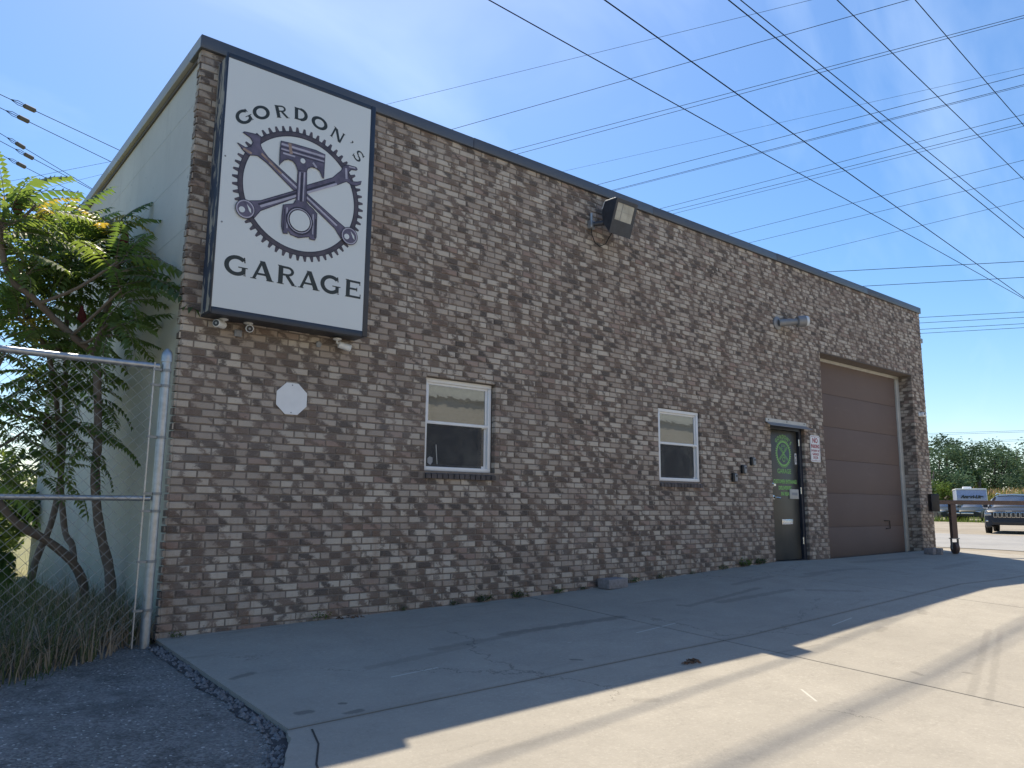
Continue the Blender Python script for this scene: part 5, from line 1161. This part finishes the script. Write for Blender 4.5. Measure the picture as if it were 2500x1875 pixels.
for k in range(7):
    yk = (k - 3) * .165
    m = MB(); m.bevbox(2.392, 2.412, yk - .07, yk + .07, .70, .93, .012); m.build('grille_slot', 'chrome', suv, True)
    m = MB(); m.box(2.40, 2.416, yk - .054, yk + .054, .72, .91); m.build('grille_mesh', 'black_plastic', suv)
M['headlamp'] = plain('headlamp_glass', (.35, .37, .4), .1, .6, .2, 10)
for s in (-1, 1):
    m = MB(); m.bevbox(2.20, 2.385, min(s * .63, s * .90), max(s * .63, s * .90), .76, .90, .03); m.build('headlight', 'headlamp', suv, True)
    m = MB(); m.bevbox(2.26, 2.375, min(s * .66, s * .86), max(s * .66, s * .86), .50, .58, .02); m.build('fog_light', 'chrome', suv, True)
    m = MB(); m.bevbox(2.2, 2.36, min(s * .66, s * .82) , max(s * .66, s * .82), .26, .4, .04); m.build('bumper_corner', 'black_plastic', suv, True)
    m = MB(); m.tube([(.2, s * .64, 1.70), (-.4, s * .64, 1.78), (-1.6, s * .63, 1.76)], .018, 6); m.build('roof_rail', 'chrome', suv, True)
m = MB(); m.bevbox(2.30, 2.40, -.62, .62, .40, .56, .02); m.build('lower_intake', 'black_plastic', suv, True)
m = MB(); m.bevbox(2.376, 2.388, -.12, .12, .955, .985, .004); m.build('hood_badge', 'chrome', suv)
sed_body = [(2.25, .35, .66, .70), (2.15, .22, .74, .84), (1.8, .2, .82, .89), (.9, .2, .95, .91), (-1.5, .2, .98, .91), (-2.1, .25, .96, .86), (-2.28, .4, .85, .75)]
sed_roof = [(.95, .98, .66), (.2, 1.40, .58), (-.4, 1.46, .57), (-1.1, 1.40, .57), (-1.9, 1.02, .6)]
def sedan(label, loc, hd, paint, sticker=False):
    x, y = loc; s_ = car('sedan', label, (x, y, gh(x, y) - .03), hd, 4.5, 1.82, sed_body, sed_roof, paint, .32, (1.38, -1.35), 'cars parked in front of the reeds')
    for s in (-1, 1):
        m = MB(); m.bevbox(2.0, 2.22, min(s * .5, s * .82), max(s * .5, s * .82), .6, .72, .03); m.build('headlight', 'headlamp', s_, True)
    m = MB(); m.bevbox(2.2, 2.275, -.4, .4, .5, .6, .01); m.build('grille', 'chrome', s_, True)
    if sticker:
        for s in (1, -1):
            m = MB(); m.box(-.55, -.2, s * .913 - .003, s * .913 + .003, .62, .74); m.build('door_decal', 'paper', s_)
    return s_
sedan('black car parked at the left, its front showing behind the gate leg', (61.5, 17.4), R(180 + 40), 'black_car')
sedan('dark green-black car with white door decal parked before the trailer', (62.3, 15.5), R(180 + 8), 'black_car', True)
v = car('hatchback', 'silver-roofed car mostly hidden behind the dark SUV', (54.2, 10.9, gh(54, 11) - .03), R(180 + 15), 4.6, 1.85, sed_body, [(1.1, 1.0, .66), (.3, 1.55, .6), (-.4, 1.62, .6), (-1.5, 1.58, .6), (-2.1, 1.1, .6)], 'silver_car', .33, (1.38, -1.35), None)
# travel trailer
tx, ty = 80.0, 22.2; th_ = math.atan2(-6.86 - ty, -tx) + R(4)
tr = tag(empty('travel_trailer', (tx, ty, gh(tx, ty) - .03), th_), 'blue-grey travel trailer with white roof edge, marked Ameri-Lite, behind the parked cars', 'trailer')
m = MB(); pr2 = [(2.6, .55), (2.8, .9), (2.75, 1.8), (2.45, 2.55), (-2.8, 2.6), (-2.8, .5)]; n = len(pr2)
m.add([(x, y, z) for y in (-1.2, 1.2) for x, z in pr2], [tuple(range(n)), tuple(range(n, 2 * n))[::-1]] + [(i, n + i, n + (i + 1) % n, (i + 1) % n) for i in range(n)]); m.build('body', 'trailer', tr)
m = MB(); m.bevbox(-2.85, 2.50, -1.23, 1.23, 2.56, 2.68, .03); m.build('roof_edge', 'white_metal', tr, True)
m = MB(); m.bevbox(.2, 1.1, -.55, .15, 2.68, 2.88, .05); m.build('air_conditioner', 'white_metal', tr, True)
for s in (-1, 1):
    m = MB(); m.tube([(2.62, s * 1.2, .6), (2.82, s * 1.2, .9), (2.77, s * 1.2, 1.8), (2.47, s * 1.2, 2.56)], .03, 6); m.build('corner_trim', 'white_metal', tr)
    m = MB(); m.lathe((-.4, s * 1.1, .33), (0, s, 0), [(0, .3), (.02, .33), (.18, .33), (.2, .3)], 18); m.build('wheel', 'rubber', tr, True)
m = MB(); m.box(2.74, 2.765, -1.17, 1.17, 2.0, 2.02); m.box(2.79, 2.81, -1.17, 1.17, 1.05, 1.35); m.build('body_trim', 'lamp_grey', tr)
cu = bpy.data.curves.new('t', 'FONT'); cu.body = 'Ameri-Lite'; cu.size = .40; cu.align_x = 'CENTER'; cu.extrude = .004; cu.shear = .3; cu.offset = .02
ob = bpy.data.objects.new('t', cu); COL.objects.link(ob); bpy.context.view_layer.update(); me = bpy.data.meshes.new_from_object(ob.evaluated_get(bpy.context.evaluated_depsgraph_get())); bpy.data.objects.remove(ob)
for q in me.vertices: q.co = (2.775 + q.co.z, q.co.x, 1.80 + q.co.y)
me.materials.clear(); me.materials.append(M['ink']); ob = bpy.data.objects.new('lettering', me); COL.objects.link(ob); ob.parent = tr

# ------------------------------------------------------------------ building across the yard (seen in the window reflections)
ob_ = tag(empty('block_building', (6, -19, -1.5)), 'tan painted block building across the yard, seen mirrored in the window glass', 'building')
m = MB(); m.box(-8, 36, -27, -19, -1.8, 4.3); m.build('wall', 'tan_block', ob_)
m = MB(); m.box(-8.2, 36.2, -27.2, -18.8, 4.3, 4.45); m.build('cornice', 'cream', ob_)
m = MB(); m.box(-8, 36, -27, -19.05, 4.45, 6.6); m.build('parapet', 'cream', ob_)
finish(ob_)
